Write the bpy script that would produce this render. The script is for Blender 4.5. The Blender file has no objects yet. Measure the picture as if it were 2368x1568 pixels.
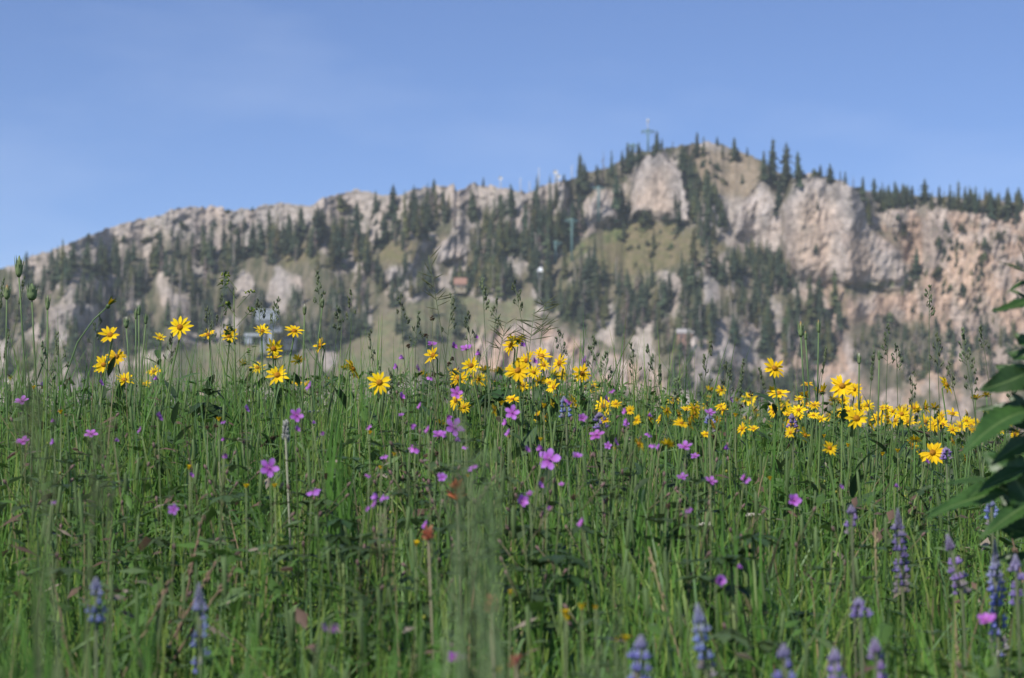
import bpy, math, random
import numpy as np

rng = np.random.default_rng(7)
random.seed(7)
PI = math.pi
SC = bpy.context.scene
COL = SC.collection

# ------------------------------------------------------------------ camera frame
EYE = 1.15                       # metres above the ground below the camera
PITCH = math.radians(5.0)
PW, PH = 2367.0, 1568.0          # reference raster used for measurements
FOC = 70.0
FPX = PW * FOC / 36.0
TP = math.tan(PITCH)
cp, sp = math.cos(PITCH), math.sin(PITCH)


def ray(px, py):
    a = (np.asarray(px, float) - PW / 2) / FPX
    b = (PH / 2 - np.asarray(py, float)) / FPX
    dy = cp - b * sp
    return a / dy, (sp + b * cp) / dy        # x per metre of depth, z per metre of depth


def at(px, py, Y):
    ax, ez = ray(px, py)
    return (float(ax * Y), float(Y), float(EYE + ez * Y))


# ------------------------------------------------------------------ noise
def _hash(ix, iy, seed):
    h = (ix * 374761393 + iy * 668265263 + seed * 1442695041) & 0x7FFFFFFF
    h = ((h ^ (h >> 13)) * 1274126177) & 0x7FFFFFFF
    h = h ^ (h >> 16)
    return (h & 0xFFFF) / 65535.0


def vnoise(x, y, seed=0):
    x = np.asarray(x, float); y = np.asarray(y, float)
    ix = np.floor(x).astype(np.int64); iy = np.floor(y).astype(np.int64)
    fx = x - ix; fy = y - iy
    fx = fx * fx * (3 - 2 * fx); fy = fy * fy * (3 - 2 * fy)
    a = _hash(ix, iy, seed); b = _hash(ix + 1, iy, seed)
    c = _hash(ix, iy + 1, seed); d = _hash(ix + 1, iy + 1, seed)
    return (a * (1 - fx) + b * fx) * (1 - fy) + (c * (1 - fx) + d * fx) * fy


def fbm(x, y, seed=0, octs=4):
    s = 0; amp = .5; tot = 0
    for k in range(octs):
        s = s + amp * vnoise(x * 2 ** k, y * 2 ** k, seed + k * 17)
        tot += amp; amp *= .5
    return s / tot


def ridged(x, y, seed=0, octs=3):
    s = 0; amp = .5; tot = 0
    for k in range(octs):
        s = s + amp * (1 - np.abs(2 * vnoise(x * 2 ** k, y * 2 ** k, seed + k * 31) - 1))
        tot += amp; amp *= .5
    return s / tot


def sstep(a, b, x):
    t = np.clip((x - a) / (b - a), 0, 1)
    return t * t * (3 - 2 * t)


def poly_mask(px, py, pts, soft):
    """1 inside the outline, soft edge of the given width."""
    pts = np.array(pts, float); n = len(pts)
    inside = np.zeros(px.shape, bool); dist = np.full(px.shape, 1e9)
    for i in range(n):
        x0, y0 = pts[i]; x1, y1 = pts[(i + 1) % n]
        dx, dy = x1 - x0, y1 - y0
        t = np.clip(((px - x0) * dx + (py - y0) * dy) / (dx * dx + dy * dy + 1e-9), 0, 1)
        dist = np.minimum(dist, np.hypot(px - x0 - t * dx, py - y0 - t * dy))
        cond = ((y0 > py) != (y1 > py)) & (px < (x1 - x0) * (py - y0) / ((y1 - y0) if y1 != y0 else 1e-9) + x0)
        inside ^= cond
    sd = np.where(inside, dist, -dist)
    return sstep(-soft, soft, sd)


# ------------------------------------------------------------------ mesh + object helpers
class MB:
    def __init__(self):
        self.V = []; self.F = []; self.C = []; self.n = 0

    def add(self, V, F, col):
        V = np.asarray(V, float); k = len(V)
        self.V.append(V)
        n = self.n
        for f in F:
            self.F.append([int(i) + n for i in f])
        col = np.asarray(col, float)
        if col.ndim == 1:
            col = np.tile(col, (k, 1))
        self.C.append(col)
        self.n += k

    def mesh(self, name, mat, smooth=True):
        return mesh_from(name, np.concatenate(self.V), self.F, mat, np.concatenate(self.C), smooth)


def mesh_from(name, V, F, mat, cols=None, smooth=True):
    me = bpy.data.meshes.new(name)
    me.from_pydata(np.asarray(V, float).tolist(), [], F.tolist() if hasattr(F, 'tolist') else F)
    if cols is not None:
        c4 = np.ones((len(V), 4), np.float32); c4[:, :3] = cols[:, :3]
        at_ = me.color_attributes.new('Col', 'FLOAT_COLOR', 'POINT')
        at_.data.foreach_set('color', c4.ravel())
    me.polygons.foreach_set('use_smooth', [smooth] * len(me.polygons))
    me.materials.append(mat)
    me.update()
    return me


def link(name, me, parent=None, loc=None):
    o = bpy.data.objects.new(name, me)
    COL.objects.link(o)
    if parent is not None:
        o.parent = parent
    if loc is not None:
        o.location = loc
    return o


def tag(o, label=None, cat=None, group=None, kind=None):
    if label: o['label'] = label
    if cat: o['category'] = cat
    if group: o['group'] = group
    if kind: o['kind'] = kind
    return o


def empty(name, loc):
    o = bpy.data.objects.new(name, None)
    o.empty_display_size = .1
    COL.objects.link(o); o.location = loc
    return o


def tube(mb, P, R, col, sides=5, cap=True):
    P = np.asarray(P, float); n = len(P)
    R = np.broadcast_to(np.asarray(R, float), (n,))
    T = np.gradient(P, axis=0); T /= np.linalg.norm(T, axis=1)[:, None] + 1e-12
    ref = np.array([.31, .95, .05]) if abs(T[0][2]) > .5 else np.array([.05, .1, 1.])
    A = np.cross(T, ref); A /= np.linalg.norm(A, axis=1)[:, None] + 1e-12
    B = np.cross(T, A)
    ang = np.arange(sides) * 2 * PI / sides
    V = (P[:, None, :] + R[:, None, None] * (np.cos(ang)[None, :, None] * A[:, None, :] + np.sin(ang)[None, :, None] * B[:, None, :])).reshape(-1, 3)
    F = []
    for i in range(n - 1):
        for j in range(sides):
            k = (j + 1) % sides
            F.append((i * sides + j, i * sides + k, (i + 1) * sides + k, (i + 1) * sides + j))
    if cap:
        F.append(tuple(range((n - 1) * sides, n * sides)))
        F.append(tuple(range(sides - 1, -1, -1)))
    col = np.asarray(col, float)
    if col.ndim == 2:
        col = np.repeat(col, sides, axis=0)
    mb.add(V, F, col)


def blob(mb, c, r, col, axis=(0, 0, 1), seg=6, rings=4, noise=0.0):
    """ellipsoid with radii r (side, side, along axis)"""
    c = np.asarray(c, float); ax = np.asarray(axis, float); ax /= np.linalg.norm(ax)
    ref = np.array([1., 0, 0]) if abs(ax[0]) < .8 else np.array([0, 1., 0])
    a = np.cross(ax, ref); a /= np.linalg.norm(a); b = np.cross(ax, a)
    V = [c - ax * r[2]]
    for i in range(1, rings):
        th = -PI / 2 + PI * i / rings
        for j in range(seg):
            ph = 2 * PI * j / seg
            k = 1 + noise * (random.random() - .5)
            V.append(c + k * (math.cos(th) * (r[0] * math.cos(ph) * a + r[1] * math.sin(ph) * b) + ax * r[2] * math.sin(th)))
    V.append(c + ax * r[2])
    F = []
    for j in range(seg):
        F.append((0, 1 + (j + 1) % seg, 1 + j))
    for i in range(rings - 2):
        for j in range(seg):
            k = (j + 1) % seg
            F.append((1 + i * seg + j, 1 + i * seg + k, 1 + (i + 1) * seg + k, 1 + (i + 1) * seg + j))
    last = len(V) - 1; base = 1 + (rings - 2) * seg
    for j in range(seg):
        F.append((base + j, base + (j + 1) % seg, last))
    mb.add(V, F, col)


def frame_from(d, up=(0, 0, 1)):
    d = np.asarray(d, float); d = d / np.linalg.norm(d)
    up = np.asarray(up, float)
    s = np.cross(d, up)
    if np.linalg.norm(s) < 1e-4:
        s = np.cross(d, (1, 0, 0))
    s /= np.linalg.norm(s)
    return d, s, np.cross(s, d)


def leaf(mb, base, d, L, W, col, droop=.3, fold=.15, n=6, widest=.4, serr=0., twist=0., tipcol=None):
    """A leaf blade with a folded midrib: base point, direction, length, width, droop."""
    d, s, u = frame_from(d)
    if twist:
        s, u = s * math.cos(twist) + u * math.sin(twist), u * math.cos(twist) - s * math.sin(twist)
    V = []; C = []
    col = np.asarray(col, float); tc = col if tipcol is None else np.asarray(tipcol, float)
    for i in range(n + 1):
        t = i / n
        if t < widest:
            w = math.sin(PI / 2 * t / widest) ** .8
        else:
            w = max(0, math.cos(PI / 2 * (t - widest) / (1 - widest))) ** .9
        w = W / 2 * max(w, .02)
        if serr and 0 < i < n:
            w *= 1 + serr * (1 if i % 2 else -1)
        c = np.asarray(base) + d * L * t * (1 - .12 * droop * t) + np.array([0, 0, -1.]) * droop * L * t * t * .6
        V += [c - s * w + u * fold * w, c, c + s * w + u * fold * w]
        cc = col * (1 - t) + tc * t
        C += [cc, cc * 1.12, cc]
    F = []
    for i in range(n):
        a = 3 * i
        F += [(a, a + 1, a + 4, a + 3), (a + 1, a + 2, a + 5, a + 4)]
    mb.add(V, F, np.array(C))


# ------------------------------------------------------------------ materials
def nt(m):
    m.use_nodes = True
    return m.node_tree.nodes, m.node_tree.links, m.node_tree.nodes['Principled BSDF'], m.node_tree.nodes['Material Output']


def mat_leaf(name, trans=.35, rough=.5, objvar=.25, spec=.35, hue=.03):
    m = bpy.data.materials.new(name)
    N, L, P, O = nt(m)
    a = N.new('ShaderNodeAttribute'); a.attribute_name = 'Col'
    oi = N.new('ShaderNodeObjectInfo')
    hs = N.new('ShaderNodeHueSaturation')
    mr = N.new('ShaderNodeMapRange'); mr.inputs[3].default_value = 1 - objvar; mr.inputs[4].default_value = 1 + objvar
    mh = N.new('ShaderNodeMapRange'); mh.inputs[3].default_value = .5 - hue; mh.inputs[4].default_value = .5 + hue
    mul = N.new('ShaderNodeMath'); mul.operation = 'MULTIPLY'; mul.inputs[1].default_value = 7.31
    fr = N.new('ShaderNodeMath'); fr.operation = 'FRACT'
    L.new(oi.outputs['Random'], mr.inputs[0])
    L.new(oi.outputs['Random'], mul.inputs[0]); L.new(mul.outputs[0], fr.inputs[0]); L.new(fr.outputs[0], mh.inputs[0])
    tc = N.new('ShaderNodeTexCoord')
    nz = N.new('ShaderNodeTexNoise'); nz.inputs['Scale'].default_value = 60; nz.inputs['Detail'].default_value = 3
    mn = N.new('ShaderNodeMapRange'); mn.inputs[3].default_value = .78; mn.inputs[4].default_value = 1.22
    L.new(tc.outputs['Object'], nz.inputs['Vector']); L.new(nz.outputs[0], mn.inputs[0])
    mm = N.new('ShaderNodeMath'); mm.operation = 'MULTIPLY'
    L.new(mr.outputs[0], mm.inputs[0]); L.new(mn.outputs[0], mm.inputs[1])
    L.new(mm.outputs[0], hs.inputs['Value']); L.new(mh.outputs[0], hs.inputs['Hue'])
    L.new(a.outputs['Color'], hs.inputs['Color'])
    L.new(hs.outputs[0], P.inputs['Base Color'])
    P.inputs['Roughness'].default_value = rough
    P.inputs['Specular IOR Level'].default_value = spec
    if trans > 0:
        t = N.new('ShaderNodeBsdfTranslucent'); L.new(hs.outputs[0], t.inputs['Color'])
        mx = N.new('ShaderNodeMixShader'); mx.inputs[0].default_value = trans
        L.new(P.outputs[0], mx.inputs[1]); L.new(t.outputs[0], mx.inputs[2]); L.new(mx.outputs[0], O.inputs['Surface'])
    return m


def mat_attr(name, rough=.85, nscale=1.2, namp=.3, bump=0.0, spec=.2):
    m = bpy.data.materials.new(name)
    N, L, P, O = nt(m)
    a = N.new('ShaderNodeAttribute'); a.attribute_name = 'Col'
    tc = N.new('ShaderNodeTexCoord')
    nz = N.new('ShaderNodeTexNoise'); nz.inputs['Scale'].default_value = nscale; nz.inputs['Detail'].default_value = 6
    nz.inputs['Roughness'].default_value = .65
    mr = N.new('ShaderNodeMapRange'); mr.inputs[1].default_value = .25; mr.inputs[2].default_value = .75
    mr.inputs[3].default_value = 1 - namp; mr.inputs[4].default_value = 1 + namp
    L.new(tc.outputs['Object'], nz.inputs['Vector']); L.new(nz.outputs[0], mr.inputs[0])
    vm = N.new('ShaderNodeVectorMath'); vm.operation = 'SCALE'
    L.new(a.outputs['Color'], vm.inputs[0]); L.new(mr.outputs[0], vm.inputs['Scale'])
    L.new(vm.outputs[0], P.inputs['Base Color'])
    P.inputs['Roughness'].default_value = rough; P.inputs['Specular IOR Level'].default_value = spec
    if bump:
        b = N.new('ShaderNodeBump'); b.inputs['Strength'].default_value = bump; b.inputs['Distance'].default_value = .6
        L.new(nz.outputs[0], b.inputs['Height']); L.new(b.outputs[0], P.inputs['Normal'])
    return m


M_GRASS = mat_leaf('grass_blade_material', .42, .5, 0, .3, 0)
M_LEAF = mat_leaf('leaf_material', .28, .48, .18, .35, .015)
M_BIGLEAF = mat_leaf('broad_leaf_material', .22, .42, .05, .4, 0)
M_PETAL = mat_leaf('petal_material', .3, .65, .10, .08, .006)
M_PURPLE = mat_leaf('purple_petal_material', .35, .55, .18, .2, .02)
M_STEM = mat_leaf('stem_material', .08, .55, .15, .3, .015)
M_NEEDLE = mat_leaf('needle_material', 0, .75, .38, .15, .035)
M_BARK = mat_attr('bark_material', .9, 3, .3)
M_ROCK = mat_attr('mountain_material', .95, .35, .28, .55, .1)
M_SOIL = mat_attr('soil_material', .95, 12, .4, .3, .1)
M_METAL = mat_attr('painted_metal_material', .5, 2, .12, 0, .4)

# ------------------------------------------------------------------ terrain of the meadow
def ground_z(x, y):
    x = np.asarray(x, float); y = np.asarray(y, float)
    yc = 9.2 + 1.9 * sstep(-.4, 1.8, x) 
    s0 = .174
    y1 = 6.0
    yy = np.clip(y - y1, 0, None)
    L = yc - y1
    z = s0 * np.minimum(y, y1)
    t = np.minimum(yy, L * 2.2)
    z = z + s0 * t - s0 * t * t / (2 * L)
    far = np.clip(yy - L * 2.2, 0, None)
    z = z - .209 * np.minimum(far, 60)
    z = z - .15 * np.clip(x - .15, 0, 3) * sstep(1.5, 6, y) * (1 - sstep(20, 60, y))
    z = z + .03 * (fbm(x * .9 + 11, y * .9, 5, 3) - .5) * 2 * sstep(0, 2, np.abs(y) + 1) * (1 - sstep(30, 60, y))
    z = z + 1.2 * (fbm(x * .02, y * .02, 9, 3) - .5) * sstep(40, 90, y)
    return z


def make_ground():
    ys = np.concatenate([np.linspace(-60, 0, 16)[:-1], np.linspace(0, 20, 81)[:-1], np.linspace(20, 80, 31)[:-1], np.geomspace(80, 2600, 40)])
    xs_ = np.concatenate([np.linspace(0, 8, 41)[:-1], np.linspace(8, 60, 20)[:-1], np.geomspace(60, 1800, 25)])
    xs = np.concatenate([-xs_[::-1][:-1], xs_])
    X, Y = np.meshgrid(xs, ys)
    Z = ground_z(X, Y)
    n0, n1 = X.shape
    V = np.stack([X, Y, Z], -1).reshape(-1, 3)
    i = np.arange((n0 - 1) * n1).reshape(n0 - 1, n1)[:, :-1].ravel()
    F = np.stack([i, i + 1, i + n1 + 1, i + n1], 1)
    g = fbm(V[:, 0] * 1.5, V[:, 1] * 1.5, 3)
    far = sstep(20, 120, V[:, 1])
    c = np.outer(1 - g, [.045, .06, .02]) + np.outer(g, [.065, .09, .03])
    c = c * (1 - far)[:, None] + far[:, None] * np.array([.10, .13, .05])
    o = link('ground', mesh_from('ground', V, F, M_SOIL, c))
    tag(o, 'dark soil slope under the flower meadow and the valley floor', None, None, 'structure')


# ------------------------------------------------------------------ mountain
RIDGE = [(-700, 790), (-300, 700), (0, 622), (60, 600), (100, 582), (140, 570), (200, 548), (205, 541), (240, 530), (300, 514), (347, 504), (375, 495), (409, 482), (435, 481), (468, 480),
         (488, 476), (506, 475), (521, 484), (546, 486), (568, 482), (590, 481), (608, 473), (640, 471), (667, 469), (701, 475), (718, 480), (727, 469), (765, 451), (800, 446), (825, 441),
         (863, 447), (898, 454), (927, 454), (958, 441), (984, 433), (1022, 428), (1050, 427), (1054, 444), (1073, 441), (1085, 423), (1117, 428), (1142, 431), (1174, 440), (1196, 445),
         (1238, 444), (1253, 428), (1292, 419), (1317, 413), (1359, 398), (1409, 388), (1432, 377), (1473, 356), (1490, 350), (1530, 345), (1568, 336), (1610, 333), (1638, 328), (1660, 332), (1682, 337),
         (1714, 352), (1752, 366), (1790, 390), (1830, 415), (1860, 405), (1878, 397), (1905, 406), (1937, 414), (1974, 432), (2001, 440), (2041, 446), (2081, 448), (2135, 452), (2188, 456),
         (2242, 460), (2295, 464), (2367, 468), (2700, 500), (3100, 590)]
_rx, _ry = np.array(RIDGE, float).T
PBASE = 1030.0

CLIFFS = [  # outline, slope, softness, prominence
    ([(1452, 505), (1455, 440), (1470, 390), (1492, 362), (1530, 350), (1554, 368), (1578, 415), (1588, 465), (1596, 515), (1560, 512), (1500, 498)], 5.0, 6, 7),
    ([(1682, 525), (1698, 480), (1712, 470), (1730, 440), (1760, 425), (1790, 448), (1805, 500), (1806, 575), (1770, 595), (1720, 562)], 4.0, 9, 2),
    ([(1812, 600), (1806, 480), (1850, 420), (1885, 400), (1960, 415), (2000, 470), (2020, 540), (2080, 572), (2108, 640), (2085, 668), (1990, 655), (1900, 652), (1840, 640)], 5.0, 10, 6),
    ([(2010, 470), (2500, 490), (2500, 760), (2230, 800), (2120, 740), (1960, 740), (1940, 690), (2110, 670), (2080, 560)], 1.7, 20, 0),
    ([(1600, 490), (1650, 460), (1700, 470), (1680, 530), (1640, 560)], 2.0, 12, 0),
    ([(110, 712), (150, 700), (225, 698), (240, 720), (225, 790), (120, 800)], 3.5, 9, 2),
    ([(1150, 540), (1165, 510), (1215, 480), (1240, 468), (1245, 520), (1200, 545), (1165, 570)], 3.0, 8, 2),
    ([(1240, 590), (1245, 570), (1290, 558), (1300, 590), (1260, 602)], 3.0, 6, 1),
    ([(885, 650), (900, 620), (960, 575), (1000, 540), (1012, 550), (975, 600), (940, 640)], 3.0, 8, 2),
    ([(1005, 600), (1015, 570), (1040, 540), (1060, 530), (1085, 575), (1080, 605), (1050, 600)], 3.0, 8, 2),
    ([(1280, 420), (1310, 412), (1320, 440), (1300, 500), (1275, 500), (1280, 450)], 2.5, 8, 1),
    ([(1350, 470), (1400, 440), (1440, 440), (1450, 510), (1360, 515)], 1.8, 10, 1),
    ([(1080, 760), (1230, 735), (1330, 780), (1440, 830), (1530, 860), (1560, 930), (1300, 940), (1090, 850)], 1.3, 16, 0),
    ([(1560, 760), (1950, 720), (2000, 900), (1600, 900)], 1.0, 20, 0),
]
GRASSY = [  # outline, soft, colour kind
    ([(1380, 560), (1420, 520), (1500, 506), (1560, 520), (1640, 545), (1680, 570), (1660, 600), (1560, 610), (1480, 640), (1410, 650), (1375, 610)], 10, 'olive'),
    ([(1300, 590), (1340, 560), (1400, 530), (1440, 520), (1440, 550), (1380, 570), (1310, 615)], 8, 'green'),
    ([(830, 770), (870, 740), (960, 700), (1040, 668), (1060, 690), (1130, 700), (1230, 690), (1250, 730), (1150, 760), (1090, 790), (1080, 860), (960, 880), (800, 900), (760, 880)], 9, 'pale'),
    ([(300, 870), (370, 830), (470, 800), (560, 785), (660, 800), (700, 840), (620, 900), (320, 900)], 10, 'pale'),
    ([(1230, 545), (1270, 540), (1300, 555), (1290, 575), (1240, 570)], 8, 'green'),
    ([(1990, 650), (2060, 648), (2070, 660), (2000, 664)], 4, 'green'),
    ([(1600, 340), (1700, 350), (1755, 380), (1750, 440), (1700, 460), (1640, 440), (1610, 400)], 12, 'scree'),
    ([(1690, 585), (1780, 600), (1790, 615), (1700, 612)], 6, 'pale'),
    ([(640, 560), (700, 540), (720, 600), (660, 620)], 14, 'olive'),
    ([(880, 560), (950, 555), (1000, 590), (930, 620), (870, 600)], 14, 'olive'),
    ([(1260, 660), (1350, 660), (1360, 700), (1270, 715)], 12, 'pale'),
    ([(1430, 640), (1520, 640), (1540, 700), (1440, 700)], 12, 'pale'),
]
WALLS = CLIFFS[:3]


def make_mountain():
    pxs = np.arange(-420, 2790, 2.8)
    NR = 330
    rj = np.interp(pxs, _rx, _ry)
    rough = (fbm(pxs / 9, pxs * 0, 41, 3) - .5) * 11 + (fbm(pxs / 37, pxs * 0 + 3, 43, 2) - .5) * 8
    R = rj + rough * np.where(pxs > 1990, .5, 1)
    t = np.linspace(0, 1, NR)
    PX = np.tile(pxs, (NR, 1))
    PY = PBASE + (R[None, :] - PBASE) * t[:, None]
    wx = PX + (fbm(PX / 25, PY / 25, 61) - .5) * 26
    wy = PY + (fbm(PX / 25, PY / 25, 67) - .5) * 26
    ax, ez = ray(PX, PY)
    # slope field
    s = .70 + .22 * (fbm(PX / 90, PY / 60, 71) - .5) * 2
    topband = sstep(120, 10, PY - np.interp(PX, _rx, _ry)) * (PX < 1300) * (PX > 40)
    s = s + .35 * topband
    rock = np.zeros_like(PX); prom = np.zeros_like(PX); wall = np.zeros_like(PX)
    for pts, sl, soft, pr in CLIFFS:
        m = poly_mask(wx, wy, pts, soft)
        s = s * (1 - m) + sl * m
        rock = np.maximum(rock, m)
        prom += pr * poly_mask(wx, wy, pts, soft * 2.6)
        if (pts, sl, soft, pr) in WALLS: wall = np.maximum(wall, m)
    rock = np.maximum(rock, .8 * topband)
    grassm = np.zeros_like(PX)
    gm = []
    for pts, soft, kind in GRASSY:
        m = poly_mask(wx, wy, pts, soft)
        gm.append((m, kind)); grassm = np.maximum(grassm, m)
        s = s * (1 - m * .6) + .52 * m * .6
    # integrate the depth from the foot upwards
    Y = np.empty_like(PX)
    Y[0] = 640 + 26 * (fbm(pxs / 160, pxs * 0, 77, 2) - .5) * 2
    for i in range(1, NR):
        de = ez[i] - ez[i - 1]
        ss = np.maximum(s[i] - ez[i], .18)
        Y[i] = Y[i - 1] * (1 + de / ss)
    k = np.exp(-.5 * (np.arange(-9, 10) / 3.2) ** 2); k /= k.sum()
    Yp = np.pad(Y, ((0, 0), (9, 9)), 'edge')
    Y = sum(k[j] * Yp[:, j:j + Y.shape[1]] for j in range(19))
    patch = sstep(.46, .59, fbm(PX / 38, PY / 55, 83))       # rock patches in the wooded slope
    rk = np.clip(np.maximum(rock, patch * .75 * (1 - grassm)), 0, 1)
    sl_ = PX + .18 * PY
    d = 9 * (ridged(sl_ / 70, PY / 190, 91, 2) - .5) + 5.5 * (ridged(sl_ / 21, PY / 75, 97, 3) - .5) + 2.4 * (ridged(sl_ / 7.5, PY / 24, 103, 2) - .5)
    d2 = 7 * (fbm(PX / 60, PY / 60, 107) - .5) + 1.2 * (fbm(PX / 8, PY / 8, 109) - .5)
    wallr = 4.2 * (ridged(sl_ / 58 + .35 * fbm(PX / 30, PY / 30, 5), PY / 110, 131, 3) - .5) + 2.0 * (ridged(sl_ / 17, PY / 42, 137, 3) - .5) + 1.5 * (fbm(sl_ / 7, PY / 13, 139, 3) - .5)
    w = wall
    relief = np.clip(rock - .65 * topband * (wall < .2) * (1 - np.clip(rock - .8 * topband, 0, 1)), 0, 1)
    scr = topband * (1 - np.clip(wall * 2, 0, 1))
    relief = np.maximum(relief, .35 * rk * (1 - .8 * scr)) * (.5 + .9 * vnoise(PX / 55, PY / 70, 211))
    relief = relief * (1 - .5 * sstep(690, 780, PY) * (PX > 1500))
    Y = Y - scr * 6.0 * (fbm(PX / 15, PY / 11, 311, 4) - .5)
    Y = Y - (relief * d * .95 * (1 - w) + (1 - rk) * d2 * .6 + w * wallr) - prom
    # ---- material colours
    n1 = fbm(PX / 60, PY / 60, 113); n2 = fbm(sl_ / 9, PY / 40, 127, 4); n3 = fbm(PX / 6, PY / 6, 131, 3)
    scn = np.clip(scr * 1.3, 0, 1); n2 = n2 * (1 - scn) + fbm(PX / 9, PY / 7, 129, 4) * scn
    streak = (1 - scn) * sstep(.45, .7, fbm(sl_ / 16, PY / 90, 151, 3))
    grey = np.array([.39, .35, .325]); pale = np.array([.47, .405, .36]); pink = np.array([.44, .315, .24])
    dark = np.array([.11, .105, .09])
    def mix(a, b, f): return a * (1 - f[..., None]) + b * f[..., None]
    base = mix(np.broadcast_to(grey, PX.shape + (3,)), np.broadcast_to(pale, PX.shape + (3,)), sstep(.35, .65, n1))
    rightw = sstep(1700, 2000, PX) * sstep(430, 560, PY)
    centerw = poly_mask(wx, wy, CLIFFS[12][0], 22)
    warm = np.clip(sstep(.42, .68, fbm(PX / 34, PY / 50, 157)) * (.25 + .75 * np.maximum(rightw, centerw)) + .4 * centerw + .42 * rightw, 0, 1) * (1 - .6 * wall)
    base = mix(base, pink, warm)
    ow = poly_mask(wx, wy, [(1475, 470), (1500, 410), (1530, 390), (1555, 420), (1550, 500), (1500, 495)], 22) * .55
    ow = np.maximum(ow, poly_mask(wx, wy, [(1830, 560), (1850, 490), (1880, 450), (1905, 520), (1920, 590), (1900, 640), (1840, 610)], 24) * .6)
    ow = np.maximum(ow, poly_mask(wx, wy, [(1960, 640), (1970, 560), (2000, 530), (2010, 640)], 20) * .5)
    ow = np.maximum(ow, poly_mask(wx, wy, [(2190, 600), (2240, 530), (2270, 600), (2320, 700), (2290, 760), (2180, 690)], 30) * .5)
    base = mix(base, np.array([.52, .375, .265]), ow * (.5 + .5 * n2))
    base = base * (1 - .34 * streak * (rock > .3) * (1 - .6 * ow))[..., None]
    base = base * (.72 + .56 * n2)[..., None] * (.74 + .52 * n3)[..., None]
    lichen = sstep(.6, .75, fbm(PX / 13, PY / 26, 163, 3)) * (1 - .75 * wall)
    base = mix(base, dark * np.array([.9, 1.05, .85]), lichen * .4)
    floor = mix(np.broadcast_to(np.array([.075, .08, .045]), PX.shape + (3,)), np.broadcast_to(np.array([.165, .145, .10]), PX.shape + (3,)), sstep(.35, .6, n2))
    c = mix(floor, base, rk)
    kinds = {'olive': [.145, .135, .066], 'green': [.115, .14, .055], 'pale': [.155, .165, .090], 'scree': [.27, .22, .16]}
    gn = fbm(PX / 14, PY / 9, 173, 4)
    for m, kind in gm:
        gc = np.array(kinds[kind]); dry = gc * .5 + np.array([.215, .165, .11]) * .5
        gcol = mix(np.broadcast_to(gc, PX.shape + (3,)), np.broadcast_to(dry, PX.shape + (3,)), sstep(.4, .65, gn)) * (.8 + .4 * n3)[..., None]
        c = mix(c, gcol, m * (1 - .7 * sstep(.52, .62, n2) * sstep(.45, .6, n1)))
    crack = sstep(.80, .95, ridged(sl_ / 13, PY / 34, 401, 3)) * rk + .8 * sstep(.84, .96, ridged(PX / 40 + 3, PY / 7, 409, 2)) * rk * (fbm(PX / 30, PY / 12, 5) > .5)
    c = c * .84 * (1 - .42 * np.clip(crack, 0, 1))[..., None]
    Zs = EYE + ez * Y
    Xs = ax * Y
    rows = [(Xs[i], Y[i], Zs[i], c[i]) for i in range(NR)]
    # foot and back of the mountain
    foot = []
    for dy in (170, 150, 130, 112, 95, 80, 66, 53, 41, 30, 20, 10):
        fx = Xs[0] * (Y[0] - dy) / Y[0]
        fz = Zs[0] - dy * .34 + 3 * (fbm(fx / 14, fx * 0 + dy / 14, 431) - .5) * min(1, dy / 20)
        ff = sstep(.4, .6, fbm(fx / 9, fx * 0 + dy / 9, 433))[:, None]
        foot.append((fx, Y[0] - dy, fz, np.array([.10, .11, .06]) * (1 - ff) + np.array([.26, .21, .16]) * ff))
    back = []
    for dy, dz in ((4, -.4), (14, -3), (60, -25), (160, -90), (420, -300)):
        back.append((Xs[-1] * (1 + dy / 1500), Y[-1] + dy, Zs[-1] + dz, c[-1]))
    rows = foot + rows + back
    V = np.stack([np.stack([r[0], r[1], r[2]], -1) for r in rows]).reshape(-1, 3)
    C = np.stack([r[3] for r in rows]).reshape(-1, 3)
    n0, n1_ = len(rows), len(pxs)
    i = np.arange((n0 - 1) * n1_).reshape(n0 - 1, n1_)[:, :-1].ravel()
    F = np.stack([i, i + 1, i + n1_ + 1, i + n1_], 1)
    o = link('mountain', mesh_from('mountain', V, F, M_ROCK, np.clip(C, .02, .7), True))
    tag(o, 'rocky mountainside with pale cliffs, scree and grassy slopes', None, None, 'structure')
    return pxs, R, Y, t


MT = None


def mdepth(px, py):
    """depth of the mountainside at a measured spot"""
    pxs, R, Y, t = MT
    j = int(np.clip(round((px - pxs[0]) / 2.8), 0, len(pxs) - 1))
    tt = np.clip((py - PBASE) / (R[j] - PBASE), 0, 1)
    i = int(round(tt * (len(t) - 1)))
    return float(Y[i, j])


def ridge_y(px):
    pxs, R, Y, t = MT
    return float(np.interp(px, pxs, R))


# ------------------------------------------------------------------ trees
G1 = np.array([.037, .056, .031]); G2 = np.array([.074, .090, .035]); G3 = np.array([.115, .105, .038]); GD = np.array([.12, .105, .085])


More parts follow.
